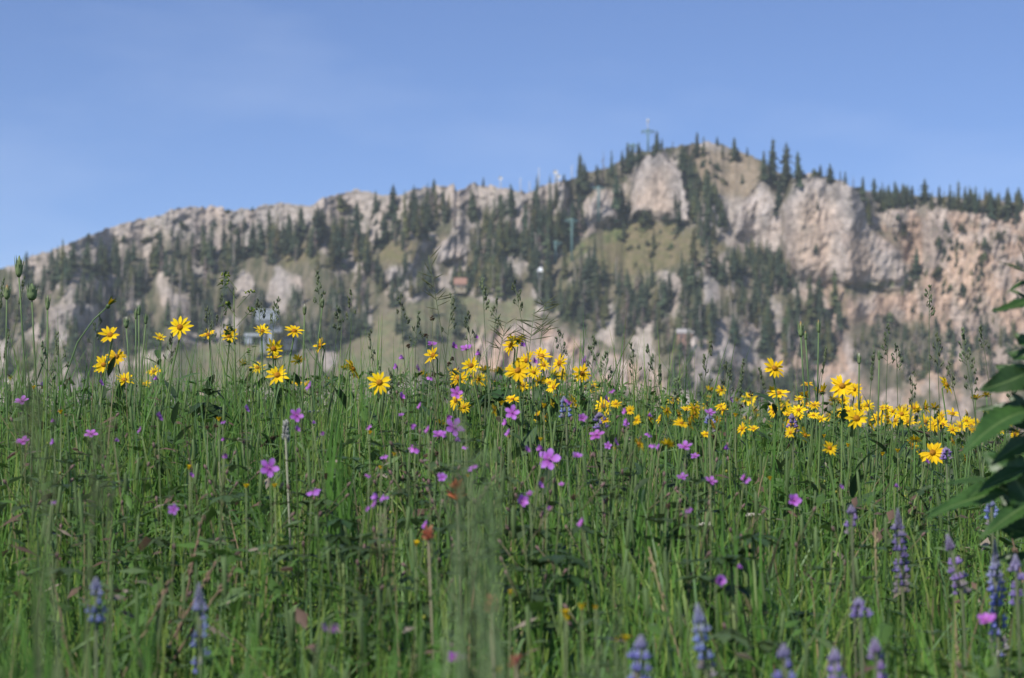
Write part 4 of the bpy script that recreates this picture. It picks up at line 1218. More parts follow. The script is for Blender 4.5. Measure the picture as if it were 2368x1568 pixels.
# ---- tall buds, seed heads, stalks
def make_stalks():
    r = random.Random(12)
    buds = [(44, 617, 24, 66, 'long closed bud stalk, highest at the left edge'), (74, 676, 34, 52, 'fat green bud stalk, second from the left edge'), (16, 676, 22, 44, 'bud stalk with orange tip at the very left edge'), (110, 700, 14, 46, 'slim lumpy green spike beside the fat bud'),
            (292, 746, 18, 34, 'white-tipped bud stalk among yellow flowers'), (314, 727, 10, 32, 'slender bud stalk of the close pair, lower one'), (321, 718, 10, 32, 'slender bud stalk of the close pair, taller one'), (337, 738, 12, 32, 'bud stalk just right of the close pair'),
            (1851, 762, 18, 48, 'brown-tipped bud stalk with forked stem at the right'), (1862, 776, 11, 26, 'small bud beside the brown-tipped one'), (1892, 755, 12, 40, 'slim pointed bud stalk right of the brown-tipped one'), (1986, 830, 12, 34, 'white-tipped bud stalk above the right drift'), (745, 700, 12, 34, 'white-tipped bud stalk above the purple geranium gap'), (704, 716, 12, 34, 'short white-tipped bud stalk right of the lift station'), (2032, 822, 10, 30, 'pale slim bud stalk left of the great dry grass stems')]
    for px, py, w, ln, lab in buds:
        Y = 6.0 if py < 720 and px < 200 else 6.6
        ax, ez = ray(px, py)
        q = Y / FPX; hx, hy, hz = at(px, py, Y)
        gx = hx + r.uniform(-.05, .05) + (.06 if px < 90 else 0); gz = float(ground_z(gx, hy)) - .02
        e = empty('bud_stalk', (gx, hy, gz)); T = np.array([hx - gx, 0, hz - gz])
        m = MB(); P = stem_curve((0, 0, 0), T - np.array([0, 0, ln * q * .3]), (r.uniform(-.015, .015), 0, 0), 7); tube(m, P, np.linspace(.0032, .0026, 7), (.10, .16, .06), 6)
        for k in range(3):
            t = r.uniform(.3, .8); p = P[int(t * 6)]; leaf(m, p, (r.uniform(-.4, .4), r.uniform(-.3, .3), 1), r.uniform(.1, .18), .006, (.09, .15, .06), .3, .3, 5, .2)
        link('stem', m.mesh('bud_stem', M_STEM), e)
        m = MB(); W = w * q / 2 * .72; Lb = ln * q
        prof = [(-.45, .45), (-.3, .85), (-.1, 1.), (.1, .8), (.3, .5), (.5, .12)]
        cc = np.array([.20, .27, .12]); tipc = np.array([.35, .2, .06]) if 'orange' in lab or 'brown' in lab else (np.array([.5, .5, .4]) if 'white' in lab else cc * .9)
        tube(m, [T + np.array([0, 0, Lb * (a * .8)]) for a, _ in prof], [W * b for _, b in prof], np.array([cc, cc, cc, cc * .9, cc * .6 + tipc * .4, tipc]), 9)
        for k in range(8):
            a = 2 * PI * k / 8; leaf(m, T + np.array([math.cos(a) * W * .8, math.sin(a) * W * .8, -Lb * .3]), (math.cos(a) * .15, math.sin(a) * .15, 1), Lb * r.uniform(.5, .8), W * .55, cc * .85, -.05, .3, 4, .3)
        link('bud', m.mesh('flower_bud', M_LEAF), e)
        tag(e, lab, 'plant', 'tall bud stalks')
    # half open bud on a curved stem
    Y = 6.3; hx, hy, hz = at(250, 708, Y); gx = hx - .18; gz = float(ground_z(gx, hy))
    e = empty('bud_stalk', (gx, hy, gz)); T = np.array([hx - gx, 0, hz - gz])
    m = MB(); pts = [np.array([0, 0, 0]), np.array([.02, 0, T[2] * .35]), np.array([.04, 0, T[2] * .65]), np.array([.085, 0, T[2] * .84]), np.array([.135, 0, T[2] * .94]), T]
    tube(m, pts, np.linspace(.0034, .0022, 6), (.10, .16, .06), 6); link('stem', m.mesh('bud_stem', M_STEM), e)
    m = MB(); d = np.array([.8, -.3, .75])
    for k in range(16):
        a = r.uniform(0, 6.28); v = d + .45 * np.array([math.cos(a), math.sin(a), math.sin(a * 2) * .5]); y = k % 2
        leaf(m, T, v, .034 if y else .038, .008 if y else .007, (.10, .16, .05) if not y else Y_PET * .8, -.05, .3, 4, .4)
    blob(m, T, (.008, .008, .009), (.10, .16, .05), d); link('bud', m.mesh('flower_bud', M_LEAF), e)
    tag(e, 'half-open yellow bud on a curved stem at the left', 'plant', 'tall bud stalks')
    # grass stalks with seed clusters (px, py top, span, kind)
    st = [(735, 640, 70, 'cluster'), (813, 680, 60, 'cluster'), (1115, 655, 60, 'cluster'), (925, 690, 60, 'cluster'), (598, 700, 36, 'cluster'), (480, 720, 70, 'cluster'), (516, 690, 80, 'cluster'), (900, 850, 90, 'spike'), (855, 770, 100, 'cluster'), (1190, 660, 60, 'cluster'), (1045, 690, 80, 'cluster'), (1290, 770, 60, 'cluster'), (1375, 790, 60, 'cluster'),
          (1500, 810, 80, 'cluster'), (1640, 800, 90, 'cluster'), (2148, 672, 60, 'cluster'), (2054, 760, 80, 'cluster'), (2072, 805, 50, 'cluster'), (2222, 770, 70, 'cluster'), (2165, 780, 70, 'cluster'), (2240, 820, 90, 'cluster'), (2268, 760, 50, 'cluster'), (2192, 850, 50, 'cluster'), (2110, 870, 80, 'cluster'), (8, 640, 90, 'spike'), (56, 640, 80, 'spike'), (230, 735, 60, 'cluster'), (400, 780, 60, 'cluster'), (130, 780, 80, 'cluster'), (95, 800, 80, 'cluster'), (20, 760, 90, 'spike'),
          (1720, 830, 100, 'spike'), (1910, 800, 80, 'spike'), (1755, 850, 70, 'spike'), (1525, 840, 60, 'spike'), (1460, 800, 70, 'cluster'), (1565, 880, 50, 'cluster'), (2020, 800, 100, 'spike'), (2330, 870, 60, 'cluster'), (1260, 700, 80, 'fan'), (990, 590, 130, 'fan'), (1235, 715, 80, 'fan'), (1170, 745, 70, 'fan'), (1150, 700, 60, 'cluster'), (640, 700, 60, 'cluster'), (1080, 730, 60, 'cluster'), (965, 730, 60, 'cluster'), (785, 720, 50, 'cluster'), (1405, 820, 60, 'cluster'), (1680, 850, 60, 'cluster')]
    st.sort()
    n = len(st)
    for i, (px, py, ln, kind) in enumerate(st):
        Y = r.uniform(5.6, 7.0); q = Y / FPX; hx, hy, hz = at(px, py, Y); gx = hx + r.uniform(-.12, .12); gz = float(ground_z(gx, hy)) - .02
        e = empty('grass_stalk', (gx, hy, gz)); T = np.array([hx - gx, 0, hz - gz])
        m = MB(); P = stem_curve((0, 0, 0), T, (r.uniform(-.02, .02), 0, 0), 10)
        gcol = np.array([.10, .14, .065]); tube(m, P, np.linspace(.0021, .0008, 10), gcol, 4)
        for k in range(2):
            p = P[r.randrange(2, 6)]; leaf(m, p, (r.uniform(-.5, .5), r.uniform(-.3, .3), 1), r.uniform(.1, .2), .006, gcol, r.uniform(.1, .5), .3, 6, .2)
        link('stem', m.mesh('stalk_stem', M_STEM), e)
        m = MB(); Lh = ln * q; down = np.array(P[-1]) - np.array(P[-3]); down /= np.linalg.norm(down)
        sc = np.array([.12, .15, .075]) * r.uniform(.8, 1.2)
        if kind == 'cluster':
            for k in range(9):
                t = k / 8; c = T - down * Lh * t; side = r.choice((-1, 1)) * r.uniform(.004, .018) * (.3 + t)
                c2 = c + np.array([side, r.uniform(-.008, .008), .008]); tube(m, [c - down * .008, c2], .0007, gcol, 3, False)
                for w in range(5):
                    blob(m, c2 + np.array([r.uniform(-.004, .004), r.uniform(-.004, .004), r.uniform(-.006, .008)]), (.0022, .0022, .0058), sc * r.uniform(.7, 1.3), (r.uniform(-.5, .5) + side * 20, 0, 1), 5, 3)
        elif kind == 'spike':
            for k in range(46):
                t = r.random() * .8; a = r.uniform(0, 6.28); rad = .0042 * (1 - abs(t - .4) * .8)
                blob(m, T - down * Lh * t + np.array([math.cos(a) * rad, math.sin(a) * rad, 0]), (.002, .002, .0052), sc * r.uniform(.7, 1.3), (math.cos(a) * .4, math.sin(a) * .4, 1), 4, 3)
        else:
            for k in range(18):
                t = r.random(); a = r.choice((0, PI)) + r.uniform(-.5, .5); el = r.uniform(.1, 1.1); c = T - down * Lh * t; L = r.uniform(.035, .07)
                d = np.array([math.cos(a) * math.cos(el), math.sin(a) * .5, math.sin(el)])
                tube(m, [c, c + d * L * .5, c + d * L], [.0005, .0016, .0004], sc * np.array([.9, .8, .75]), 4, False)
        link('seed_head', m.mesh('seed_head', M_LEAF), e)
        kd = {'cluster': 'clustered', 'spike': 'dense spiky', 'fan': 'open fanned'}[kind]
        tag(e, f'grass stalk with {kd} seed head, {ordword(i, n)} of those standing tall', 'grass stalk', 'seeding grass stalks above the meadow')
    # dark brown seed heads
    br = [(999, 736, 16), (985, 777, 16), (1045, 830, 13), (1038, 842, 13), (944, 800, 12), (1736, 910, 18), (1712, 940, 16), (1468, 960, 14), (1500, 945, 12), (1420, 990, 12), (585, 905, 14), (480, 990, 13), (500, 985, 13), (1650, 1010, 12), (975, 1000, 12), (1255, 1110, 16), (1325, 1150, 14), (1010, 1050, 12), (1545, 1170, 13), (1690, 990, 12)]
    br.sort()
    for i, (px, py, s) in enumerate(br):
        Y = place_y(px, py, .55 if py < 900 else .46); Y = min(Y, 7.0); q = Y / FPX; hx, hy, hz = at(px, py, Y); gz = float(ground_z(hx, hy)) - .02
        e = empty('brown_seed_head', (hx, hy, gz)); H = hz - gz
        m = MB(); tube(m, [(r.uniform(-.05, .05), 0, 0), (r.uniform(-.02, .02), 0, H * .5), (0, 0, H)], .0014, (.10, .12, .06), 4); link('stem', m.mesh('brown_stem', M_STEM), e)
        m = MB()
        for k in range(22):
            a = r.uniform(0, 6.28); el = r.uniform(-1.2, 1.5); d = np.array([math.cos(a) * math.cos(el), math.sin(a) * math.cos(el), math.sin(el)])
            blob(m, np.array([0, 0, H]) + d * s * q * .28, (.0016, .0016, .0042), np.array([.055, .035, .022]) * r.uniform(.6, 1.5), d, 4, 3)
        link('seed_cluster', m.mesh('brown_cluster', M_BARK), e)
        tag(e, f'dark brown seed head on a thin stem, {ordword(i, len(br))} of its kind', 'seed head', 'dark brown seed heads')
    # leafy green herb standing above the left clump
    Y = 6.2; hx, hy, hz = at(548, 634, Y); gz = float(ground_z(hx, hy)) - .02
    e = empty('leafy_herb', (hx, hy, gz)); H = hz - gz
    m = MB(); tube(m, [(.02, 0, 0), (0, 0, H * .5), (-.01, 0, H * .95)], [.004, .0035, .0015], (.09, .14, .04), 6)
    lf = MB(); fl = MB()
    for k in range(16):
        t = .45 + .55 * k / 16; z = H * t; a = r.choice((0, PI)) + r.uniform(-.8, .8); L = r.uniform(.02, .06)
        p1 = np.array([math.cos(a) * L, math.sin(a) * L * .6, z + L * .6]); tube(m, [(0, 0, z - .02), p1], .001, (.09, .14, .04), 4, False)
        for w in range(5):
            leaf(lf, p1 + np.array([r.uniform(-.01, .01), r.uniform(-.01, .01), r.uniform(-.02, .005)]), (r.uniform(-1, 1), r.uniform(-1, .4), r.uniform(-.2, .8)), r.uniform(.014, .03), .012, np.array([.055, .10, .02]) * r.uniform(.7, 1.4), .3, .3, 4, .4)
        if t > .8:
            for w in range(6): blob(fl, p1 + np.array([r.uniform(-.014, .014), r.uniform(-.01, .01), r.uniform(0, .012)]), (.003, .003, .004), np.array([.22, .27, .03]) * r.uniform(.7, 1.3))
    link('stem', m.mesh('herb_stem', M_STEM), e); link('foliage', lf.mesh('herb_foliage', M_LEAF), e); link('flower_cluster', fl.mesh('herb_flowers', M_LEAF), e)
    tag(e, 'dark green leafy herb with yellow-green top rising above the left clump', 'plant')
    # branching leafy shoots right of the middle clump
    sh = [(1505, 870, 'first of the leafy branching shoots right of the middle clump'), (1440, 905, 'low leafy shoot just right of a yellow flower'), (1655, 900, 'leafy shoot with dark paired leaves behind the right drift'), (1535, 895, 'leafy shoot in front of the pink scree, second in its row'), (1340, 900, 'leafy shoot below the yellow middle flowers')]
    for px, py, lab in sh:
        Y = 6.6; hx, hy, hz = at(px, py, Y); gz = float(ground_z(hx, hy)) - .02; e = empty('leafy_shoot', (hx, hy, gz)); H = hz - gz
        m = MB(); tube(m, [(.01, 0, 0), (0, 0, H * .5), (0, 0, H)], [.003, .0025, .001], (.09, .14, .04), 5); lf = MB()
        for k in range(14):
            z = H * (.45 + .55 * k / 14); a = k * PI * .5 + .4; leaf(lf, (0, 0, z), (math.cos(a), math.sin(a) * .6, .6), r.uniform(.035, .06) * (1.25 - .5 * k / 14), .017, np.array([.045, .085, .02]) * r.uniform(.7, 1.3), .5, .3, 5, .4)
        link('stem', m.mesh('shoot_stem', M_STEM), e); link('foliage', lf.mesh('shoot_foliage', M_LEAF), e)
        tag(e, lab, 'plant', 'leafy shoots at the crest')
    # white woolly spike, dry stalks near the camera
    Y = place_y(660, 985, .56); hx, hy, hz = at(660, 1010, Y); gz = float(ground_z(hx, hy)); e = empty('woolly_spike', (hx, hy, gz)); H = hz - gz; q = Y / FPX
    m = MB(); tube(m, [(.03, 0, 0), (0, 0, H)], .0025, (.2, .2, .14), 5); link('stem', m.mesh('woolly_stem', M_STEM), e)
    m = MB()
    for k in range(60):
        a = r.uniform(0, 6.28); t = r.random(); rad = 9 * q * (1 - .6 * t) * .8; blob(m, np.array([math.cos(a) * rad, math.sin(a) * rad, H + t * 48 * q - 10 * q]), (.0022, .0022, .006), np.array([.42, .43, .4]) * r.uniform(.8, 1.2), (math.cos(a) * .5, math.sin(a) * .5, 1), 4, 3)
    link('flower_spike', m.mesh('woolly_head', M_PURPLE), e); tag(e, 'pale woolly flower spike above a purple geranium pair', 'plant')
    dry = [((500, 1300), (350, 1560), 'dark brown dry stalk leaning right in the left foreground grass'), ((470, 1190), (405, 1480), 'long upright brown dry stalk in the left foreground grass'), ((545, 1310), (400, 1520), 'slanting brown stalk with grain top, right of the others'), ((2023, 1200), (2027, 1560), 'straight tan dry stalk between violet lupines'), ((2335, 1228), (2380, 1400), 'grey-brown dry stalk at the right edge'), ((1500, 1265), (1555, 1480), 'tan slanting stalk below the palmate leaves'), ((400, 1335), (345, 1440), 'short rust brown grass blade in the left foreground')]
    for (x0, y0), (x1, y1), lab in dry:
        Y = place_y((x0 + x1) / 2, y0, .45); a = np.array(at(x0, y0, Y)); b = np.array(at(x1, y1, Y)); d = (b - a) / np.linalg.norm(b - a)
        gz0 = float(ground_z(b[0], b[1])); k = max(0, (b[2] - gz0) / max(.05, -d[2])); base = b + d * k
        e = empty('dry_stalk', base); m = MB(); c = np.array([.16, .11, .075]) if 'tan' not in lab else np.array([.24, .2, .11])
        tube(m, [np.zeros(3), (a - base) * .5 + np.array([.006, 0, 0]), (a - base) * .8, a - base], [.0034, .003, .0024, .0012], c, 5); link('stem', m.mesh('dry_stem', M_BARK), e)
        m = MB()
        for w in range(14):
            t = r.uniform(.72, 1.0); p = (a - base) * t; blob(m, p + np.array([r.uniform(-.005, .005), r.uniform(-.005, .005), 0]), (.0022, .0022, .007), c * r.uniform(.8, 1.4), -d + np.array([r.uniform(-.4, .4), 0, 0]), 4, 3)
        link('seed_head', m.mesh('dry_seed', M_BARK), e)
        tag(e, lab, 'dry stalk', 'dry stalks in the grass')


# ---- broad-leaved plants
def big_leaf(m, A, d, W, col, droop, twist, r):
    L = np.linalg.norm(d); d, s, u = frame_from(d)
    s, u = s * math.cos(twist) + u * math.sin(twist), u * math.cos(twist) - s * math.sin(twist)
    n = 26; xs = [-1, -.72, -.4, -.12, 0, .12, .4, .72, 1]; V = []; C = []; wav = r.uniform(0, 6)
    for i in range(n + 1):
        t = i / n
        w = (t / .34) ** .75 if t < .34 else max(0, (1 - t) / .66) ** .78
        w = W / 2 * max(w * (1 if t >= .34 else 1), .012)
        c = np.asarray(A) + d * L * t + np.array([0, 0, -1.]) * droop * L * t * t * .6
        for x in xs:
            e = 1 + (.055 * (1 if i % 2 else -1) if abs(x) == 1 else 0)
            vein = math.sin((t * 9 - abs(x) * 1.6) * 2 * PI)
            hgt = abs(x) ** 1.3 * .30 * w + .035 * W * vein * abs(x) + .05 * W * math.sin(t * 11 + wav + x * 2) * abs(x)
            V.append(c + s * x * w * e + u * hgt)
            cc = col * (1.0 + .22 * max(0, -vein) * (abs(x) > .2))
            if x == 0: cc = col * .6 + np.array([.12, .17, .06]) * .8
            C.append(cc * (.92 + .16 * r.random()))
    k = len(xs)
    m.add(V, [(i * k + j, i * k + j + 1, (i + 1) * k + j + 1, (i + 1) * k + j) for i in range(n) for j in range(k - 1)], np.array(C))


def make_broad_plants():
    r = random.Random(8)
    Y = 3.4; q = Y / FPX
    gx, gy, _ = at(2405, 1300, Y); gz = float(ground_z(gx, gy)) - .02
    e = empty('broad_leaved_plant', (gx, gy, gz)); o = np.array([gx, gy, gz])
    def P(px, py, dy=0): return np.array(at(px, py, Y + dy)) - o
    m = MB(); tube(m, [(0, 0, 0), P(2395, 1300), P(2385, 1050), P(2380, 850), P(2385, 600), P(2375, 540)], [.008, .0075, .0065, .006, .005, .003], (.09, .13, .04), 7)
    tube(m, [P(2390, 1190), P(2330, 1140), P(2290, 1105)], [.004, .003, .002], (.12, .16, .05), 5)
    link('stem', m.mesh('broad_stem', M_STEM), e)
    LV = [  # base px, tip px, depth change at the tip, width px, droop, twist
        ((2385, 635), (2308, 606), -.03, 34, .05, .5), ((2385, 640), (2352, 560), -.02, 30, .1, .8), ((2385, 690), (2290, 722), -.05, 40, -.25, .7), ((2380, 650), (2325, 678), .03, 22, .4, 1.2), ((2385, 700), (2330, 668), .05, 20, .3, .5),
        ((2380, 860), (2262, 905), -.02, 90, -.15, 1.25), ((2380, 880), (2300, 845), .05, 70, .2, .9), ((2382, 830), (2330, 815), .03, 60, .1, .8), ((2380, 960), (2255, 945), .03, 60, .2, 1.0), ((2380, 950), (2218, 1060), -.10, 105, .55, .55), ((2382, 1010), (2240, 985), .06, 40, .25, .3),
        ((2335, 1135), (2140, 1195), -.06, 84, .25, .7), ((2330, 1120), (2125, 1130), .04, 50, .35, .35), ((2385, 1120), (2270, 1045), .05, 110, -.2, 1.3), ((2388, 1180), (2330, 1080), .0, 120, .1, 1.4), ((2388, 1240), (2290, 1210), .04, 70, .1, 1.0), ((2388, 1230), (2310, 1130), .06, 90, 0, 1.3), ((2390, 1000), (2340, 905), .05, 90, .1, 1.4), ((2382, 800), (2345, 770), .02, 46, .0, 1.0), ((2385, 1080), (2235, 1150), -.05, 60, .2, .6), ((2388, 1160), (2260, 1250), -.05, 64, .25, .8), ((2388, 1010), (2290, 1075), -.02, 60, .15, 1.1), ((2385, 905), (2290, 880), .02, 50, .1, .6), ((2388, 1300), (2300, 1290), .03, 60, .2, .8), ((2385, 650), (2460, 640), .02, 46, .2, .6), ((2382, 840), (2510, 830), -.04, 84, .3, .6), ((2384, 960), (2530, 1010), .05, 90, .4, .7), ((2388, 1100), (2540, 1120), -.05, 96, .35, .6), ((2390, 1230), (2520, 1290), .04, 90, .3, .8), ((2384, 740), (2470, 760), .08, 60, .3, .9)]
    for (a, b, dz, w, dr, tw) in LV:
        A = P(*a); B = P(b[0], b[1], dz); d = B - A; L = np.linalg.norm(d)
        B2 = B + np.array([0, 0, dr * L * .55]); d = B2 - A
        m = MB(); g = np.array([.034, .082, .019]) * r.uniform(.7, 1.2)
        big_leaf(m, A, d, w * q * .8, g, dr, tw, r)
        tube(m, [A * 1.0, A + (d) * .03], .002, (.1, .14, .06), 4, False)
        link('leaf', m.mesh('broad_leaf', M_BIGLEAF), e)
    tag(e, 'dark broad-leaved plant reaching in from the right edge', 'plant')
    for (px, py, w, n, lab) in [(1292, 1285, 150, 7, 'dark green palmate leaf plant low in the middle'), (1690, 1300, 140, 7, 'dark palmate leaf plant beside the magenta geranium'), (1740, 1240, 130, 5, 'raised dark palmate leaf right of the white yarrow'), (790, 1200, 110, 6, 'jagged green leaf cluster left of the red paintbrush'), (1150, 900, 120, 6, 'jagged leaves in front of the yellow middle clump'), (640, 930, 120, 5, 'broad dark leaves under the left yellow clump'), (1280, 990, 110, 5, 'jagged grey-green leaves right of the purple pair'), (470, 930, 120, 5, 'broad dark leaves beneath the tallest left flower')]:
        Y = place_y(px, py, .46); q = Y / FPX; hx, hy, hz = at(px, py, Y); gz = float(ground_z(hx, hy)) - .02; e = empty('palmate_leaf_plant', (hx, hy, gz)); H = hz - gz
        m = MB(); tube(m, [(0, 0, 0), (.008, 0, H * .6), (0, 0, H)], .0035, (.11, .16, .05), 5); lf = []
        for k in range(3):
            a = r.uniform(0, 6.28); p = np.array([math.cos(a) * w * q * .3, math.sin(a) * w * q * .3, H + r.uniform(-.05, .02)]) if k else np.array([0, 0, H]); tube(m, [(0, 0, H * .7), p], .0022, (.11, .16, .05), 4, False)
            mm = MB(); palmate(mm, p, w * q * (.55 if k == 0 else .4), np.array([.030, .062, .018]) * r.uniform(.8, 1.3), n); lf.append(mm)
        link('stem', m.mesh('palmate_stem', M_STEM), e)
        for mm in lf: link('leaf', mm.mesh('palmate_leaf', M_LEAF), e)
        tag(e, lab, 'plant', 'palmate leaf plants in the grass')


# ------------------------------------------------------------------ grass and ground cover
def wedge_points(n, y0, y1, power=1.6, seed=0):
    g = np.random.default_rng(seed)
    Y = (y0 ** power + (y1 ** power - y0 ** power) * g.random(n)) ** (1 / power)
    X = (g.random(n) * 2 - 1) * (.30 * Y + 1.15)
    return X, Y, g


def blades(name, X, Y, H, W, lean, cols, mat, label, g, levels=(0, .3, .6, .85, 1.0), face=.65):
    n = len(X); Z = ground_z(X, Y) - .01
    az = g.random(n) * 2 * PI
    sd = (g.random(n) - .5) * PI * 2 * (1 - face)
    sx, sy = np.cos(sd), np.sin(sd)
    V = np.empty((n, len(levels), 2, 3)); curve = g.random(n) * .8 + .6
    for i, t in enumerate(levels):
        off = lean * H * t ** (1 + curve)
        cx = X + np.cos(az) * off; cy = Y + np.sin(az) * off
        cz = Z + H * t * np.sqrt(np.clip(1 - (lean * t) ** 2 * .6, .2, 1))
        w = W / 2 * max(1 - t ** 2.2, .06) * (.75 + .25 * min(1, t * 4))
        V[:, i, 0] = np.stack([cx - sx * w, cy - sy * w, cz], 1); V[:, i, 1] = np.stack([cx + sx * w, cy + sy * w, cz], 1)
    k = len(levels); b = np.arange(n) * k * 2
    F = np.concatenate([np.stack([b + 2 * i, b + 2 * i + 1, b + 2 * i + 3, b + 2 * i + 2], 1) for i in range(k - 1)])
    C = np.repeat(cols, k * 2, axis=0)
    o = link(name, mesh_from(name, V.reshape(-1, 3), F, mat, C))
    tag(o, label, 'grass', None, 'stuff')


def grass_cols(n, g, X, Y):
    a = np.array([.098, .215, .036]); b = np.array([.180, .275, .055]); c = np.array([.125, .220, .085]); d = np.array([.24, .20, .11])
    u = g.random(n); base = np.where((u < .5)[:, None], a, np.where((u < .76)[:, None], b, np.where((u < .95)[:, None], c, d)))
    return base * (.75 + .5 * g.random(n))[:, None] * (.8 + .4 * fbm(X * 1.3, Y * 1.3, 55))[:, None]


def make_grass():
    n = 104000
    X, Y, g = wedge_points(n, 1.35, 14.5, 1.55, 1)
    patch = fbm(X * 1.1 + 5, Y * .9, 77, 3)
    H = (.18 + .25 * g.random(n) ** 1.2) * (.62 + .80 * patch)
    H = H * (1 - .16 * sstep(5.5, 7, Y) * (1 - .2 * sstep(.3, 1.5, X)))
    W = (.0055 + .0090 * g.random(n) ** 1.5) * (1 + .7 * (1 - sstep(2.2, 3.6, Y)))
    lean = .08 + .95 * g.random(n) ** 1.9
    blades('meadow_grass', X, Y, H, W, lean, grass_cols(n, g, X, Y), M_GRASS, 'dense green meadow grass covering the slope', g)
    # upright taller stems
    n = 7000
    X, Y, g = wedge_points(n, 1.5, 13.5, 1.5, 2)
    H = (.34 + .18 * g.random(n)) * (1 - .22 * sstep(5.5, 7, Y)); W = .0042 + .0044 * g.random(n)
    c = grass_cols(n, g, X, Y) * np.array([1.25, 1.12, 1.2])
    blades('tall_grass', X, Y, H, W, .03 + .2 * g.random(n) ** 2, c, M_GRASS, 'taller upright grass stems rising through the meadow', g, face=.8)
    n = 7600
    X, Y, g = wedge_points(n, 5.2, 8.4, 1.2, 8)
    H = (.32 + .30 * g.random(n) ** 2.1) * np.where(X > .7, .78, 1.0) * (.72 + .6 * fbm(X * 1.8, Y * 1.2, 88, 2)); W = .0032 + .0045 * g.random(n)
    blades('crest_grass', X, Y, H, W, .04 + .45 * g.random(n) ** 2, grass_cols(n, g, X, Y) * 1.05, M_GRASS, 'loose taller grass along the crest of the meadow', g, face=.7)
    # soft club-like grass heads
    n = 1500
    X, Y, g = wedge_points(n, 2.0, 12.5, 1.5, 3)
    mb = MB(); Z = ground_z(X, Y)
    for i in range(n):
        h = (.33 + .15 * g.random()) * (1 - .2 * float(sstep(5.5, 7, Y[i]))); lx, ly = (g.random(2) - .5) * .06; L = .04 + .05 * g.random(); w = .0034 + .0017 * g.random()
        b = np.array([X[i], Y[i], Z[i]]); t = b + np.array([lx, ly, h]); c = np.array([.155, .235, .085]) * (.75 + .5 * g.random())
        tube(mb, [b, b * .5 + t * .5 + np.array([lx * .1, 0, 0]), t], [.0013, .0012, .001], c * np.array([.85, .95, .7]), 3, False)
        dd = np.array([lx * .3, ly * .3, L])
        tube(mb, [t, t + dd * .1, t + dd * .5, t + dd * .9, t + dd], [.001, w * .9, w, w * .8, .0004], c, 5, False)
    o = link('grass_heads', mb.mesh('grass_heads', M_GRASS)); tag(o, 'soft green cylindrical grass heads through the meadow', 'grass', None, 'stuff')
    # low leaves
    n = 84000
    X, Y, g = wedge_points(n, 1.4, 14, 1.5, 4)
    Z = ground_z(X, Y)
    dens = fbm(X * 1.4 + 30, Y * 1.1, 99, 3); keep = dens > .40
    X, Y, Z = X[keep], Y[keep], Z[keep]; n = len(X)
    zz = Z + .06 + .36 * g.random(n) ** .8
    a = g.random(n) * 2 * PI; el = (g.random(n) - .3) * 1.3; L = .020 + .055 * g.random(n) ** 1.6; W = L * (.16 + .28 * g.random(n))
    d = np.stack([np.cos(a) * np.cos(el), np.sin(a) * np.cos(el), np.sin(el)], 1); s = np.stack([-np.sin(a), np.cos(a), 0 * a], 1)
    s[:, 2] = (g.random(n) - .5) * 1.2; up = np.cross(s, d)
    B = np.stack([X, Y, zz], 1)
    V = np.stack([B, B + d * (L * .45)[:, None] + s * (W / 2)[:, None] + up * (W * .2)[:, None], B + d * (L * .5)[:, None], B + d * (L * .45)[:, None] - s * (W / 2)[:, None] + up * (W * .2)[:, None], B + d * L[:, None] - np.array([0, 0, 1]) * (L * .2)[:, None]], 1)
    b = np.arange(n) * 5
    F = np.concatenate([np.stack([b, b + 1, b + 2], 1), np.stack([b, b + 2, b + 3], 1), np.stack([b + 1, b + 4, b + 2], 1), np.stack([b + 2, b + 4, b + 3], 1)])
    u = g.random(n)
    C = np.where((u < .6)[:, None], np.array([.070, .150, .030]), np.where((u < .86)[:, None], np.array([.115, .185, .070]), np.where((u < .95)[:, None], np.array([.15, .10, .07]), np.array([.26, .22, .17]))))
    C = C * (.7 + .6 * g.random(n))[:, None]
    o = link('meadow_foliage', mesh_from('meadow_foliage', V.reshape(-1, 3), F, M_LEAF, np.repeat(C, 5, axis=0))); tag(o, 'small herb leaves filling the meadow between grass stems', 'ground cover', None, 'stuff')


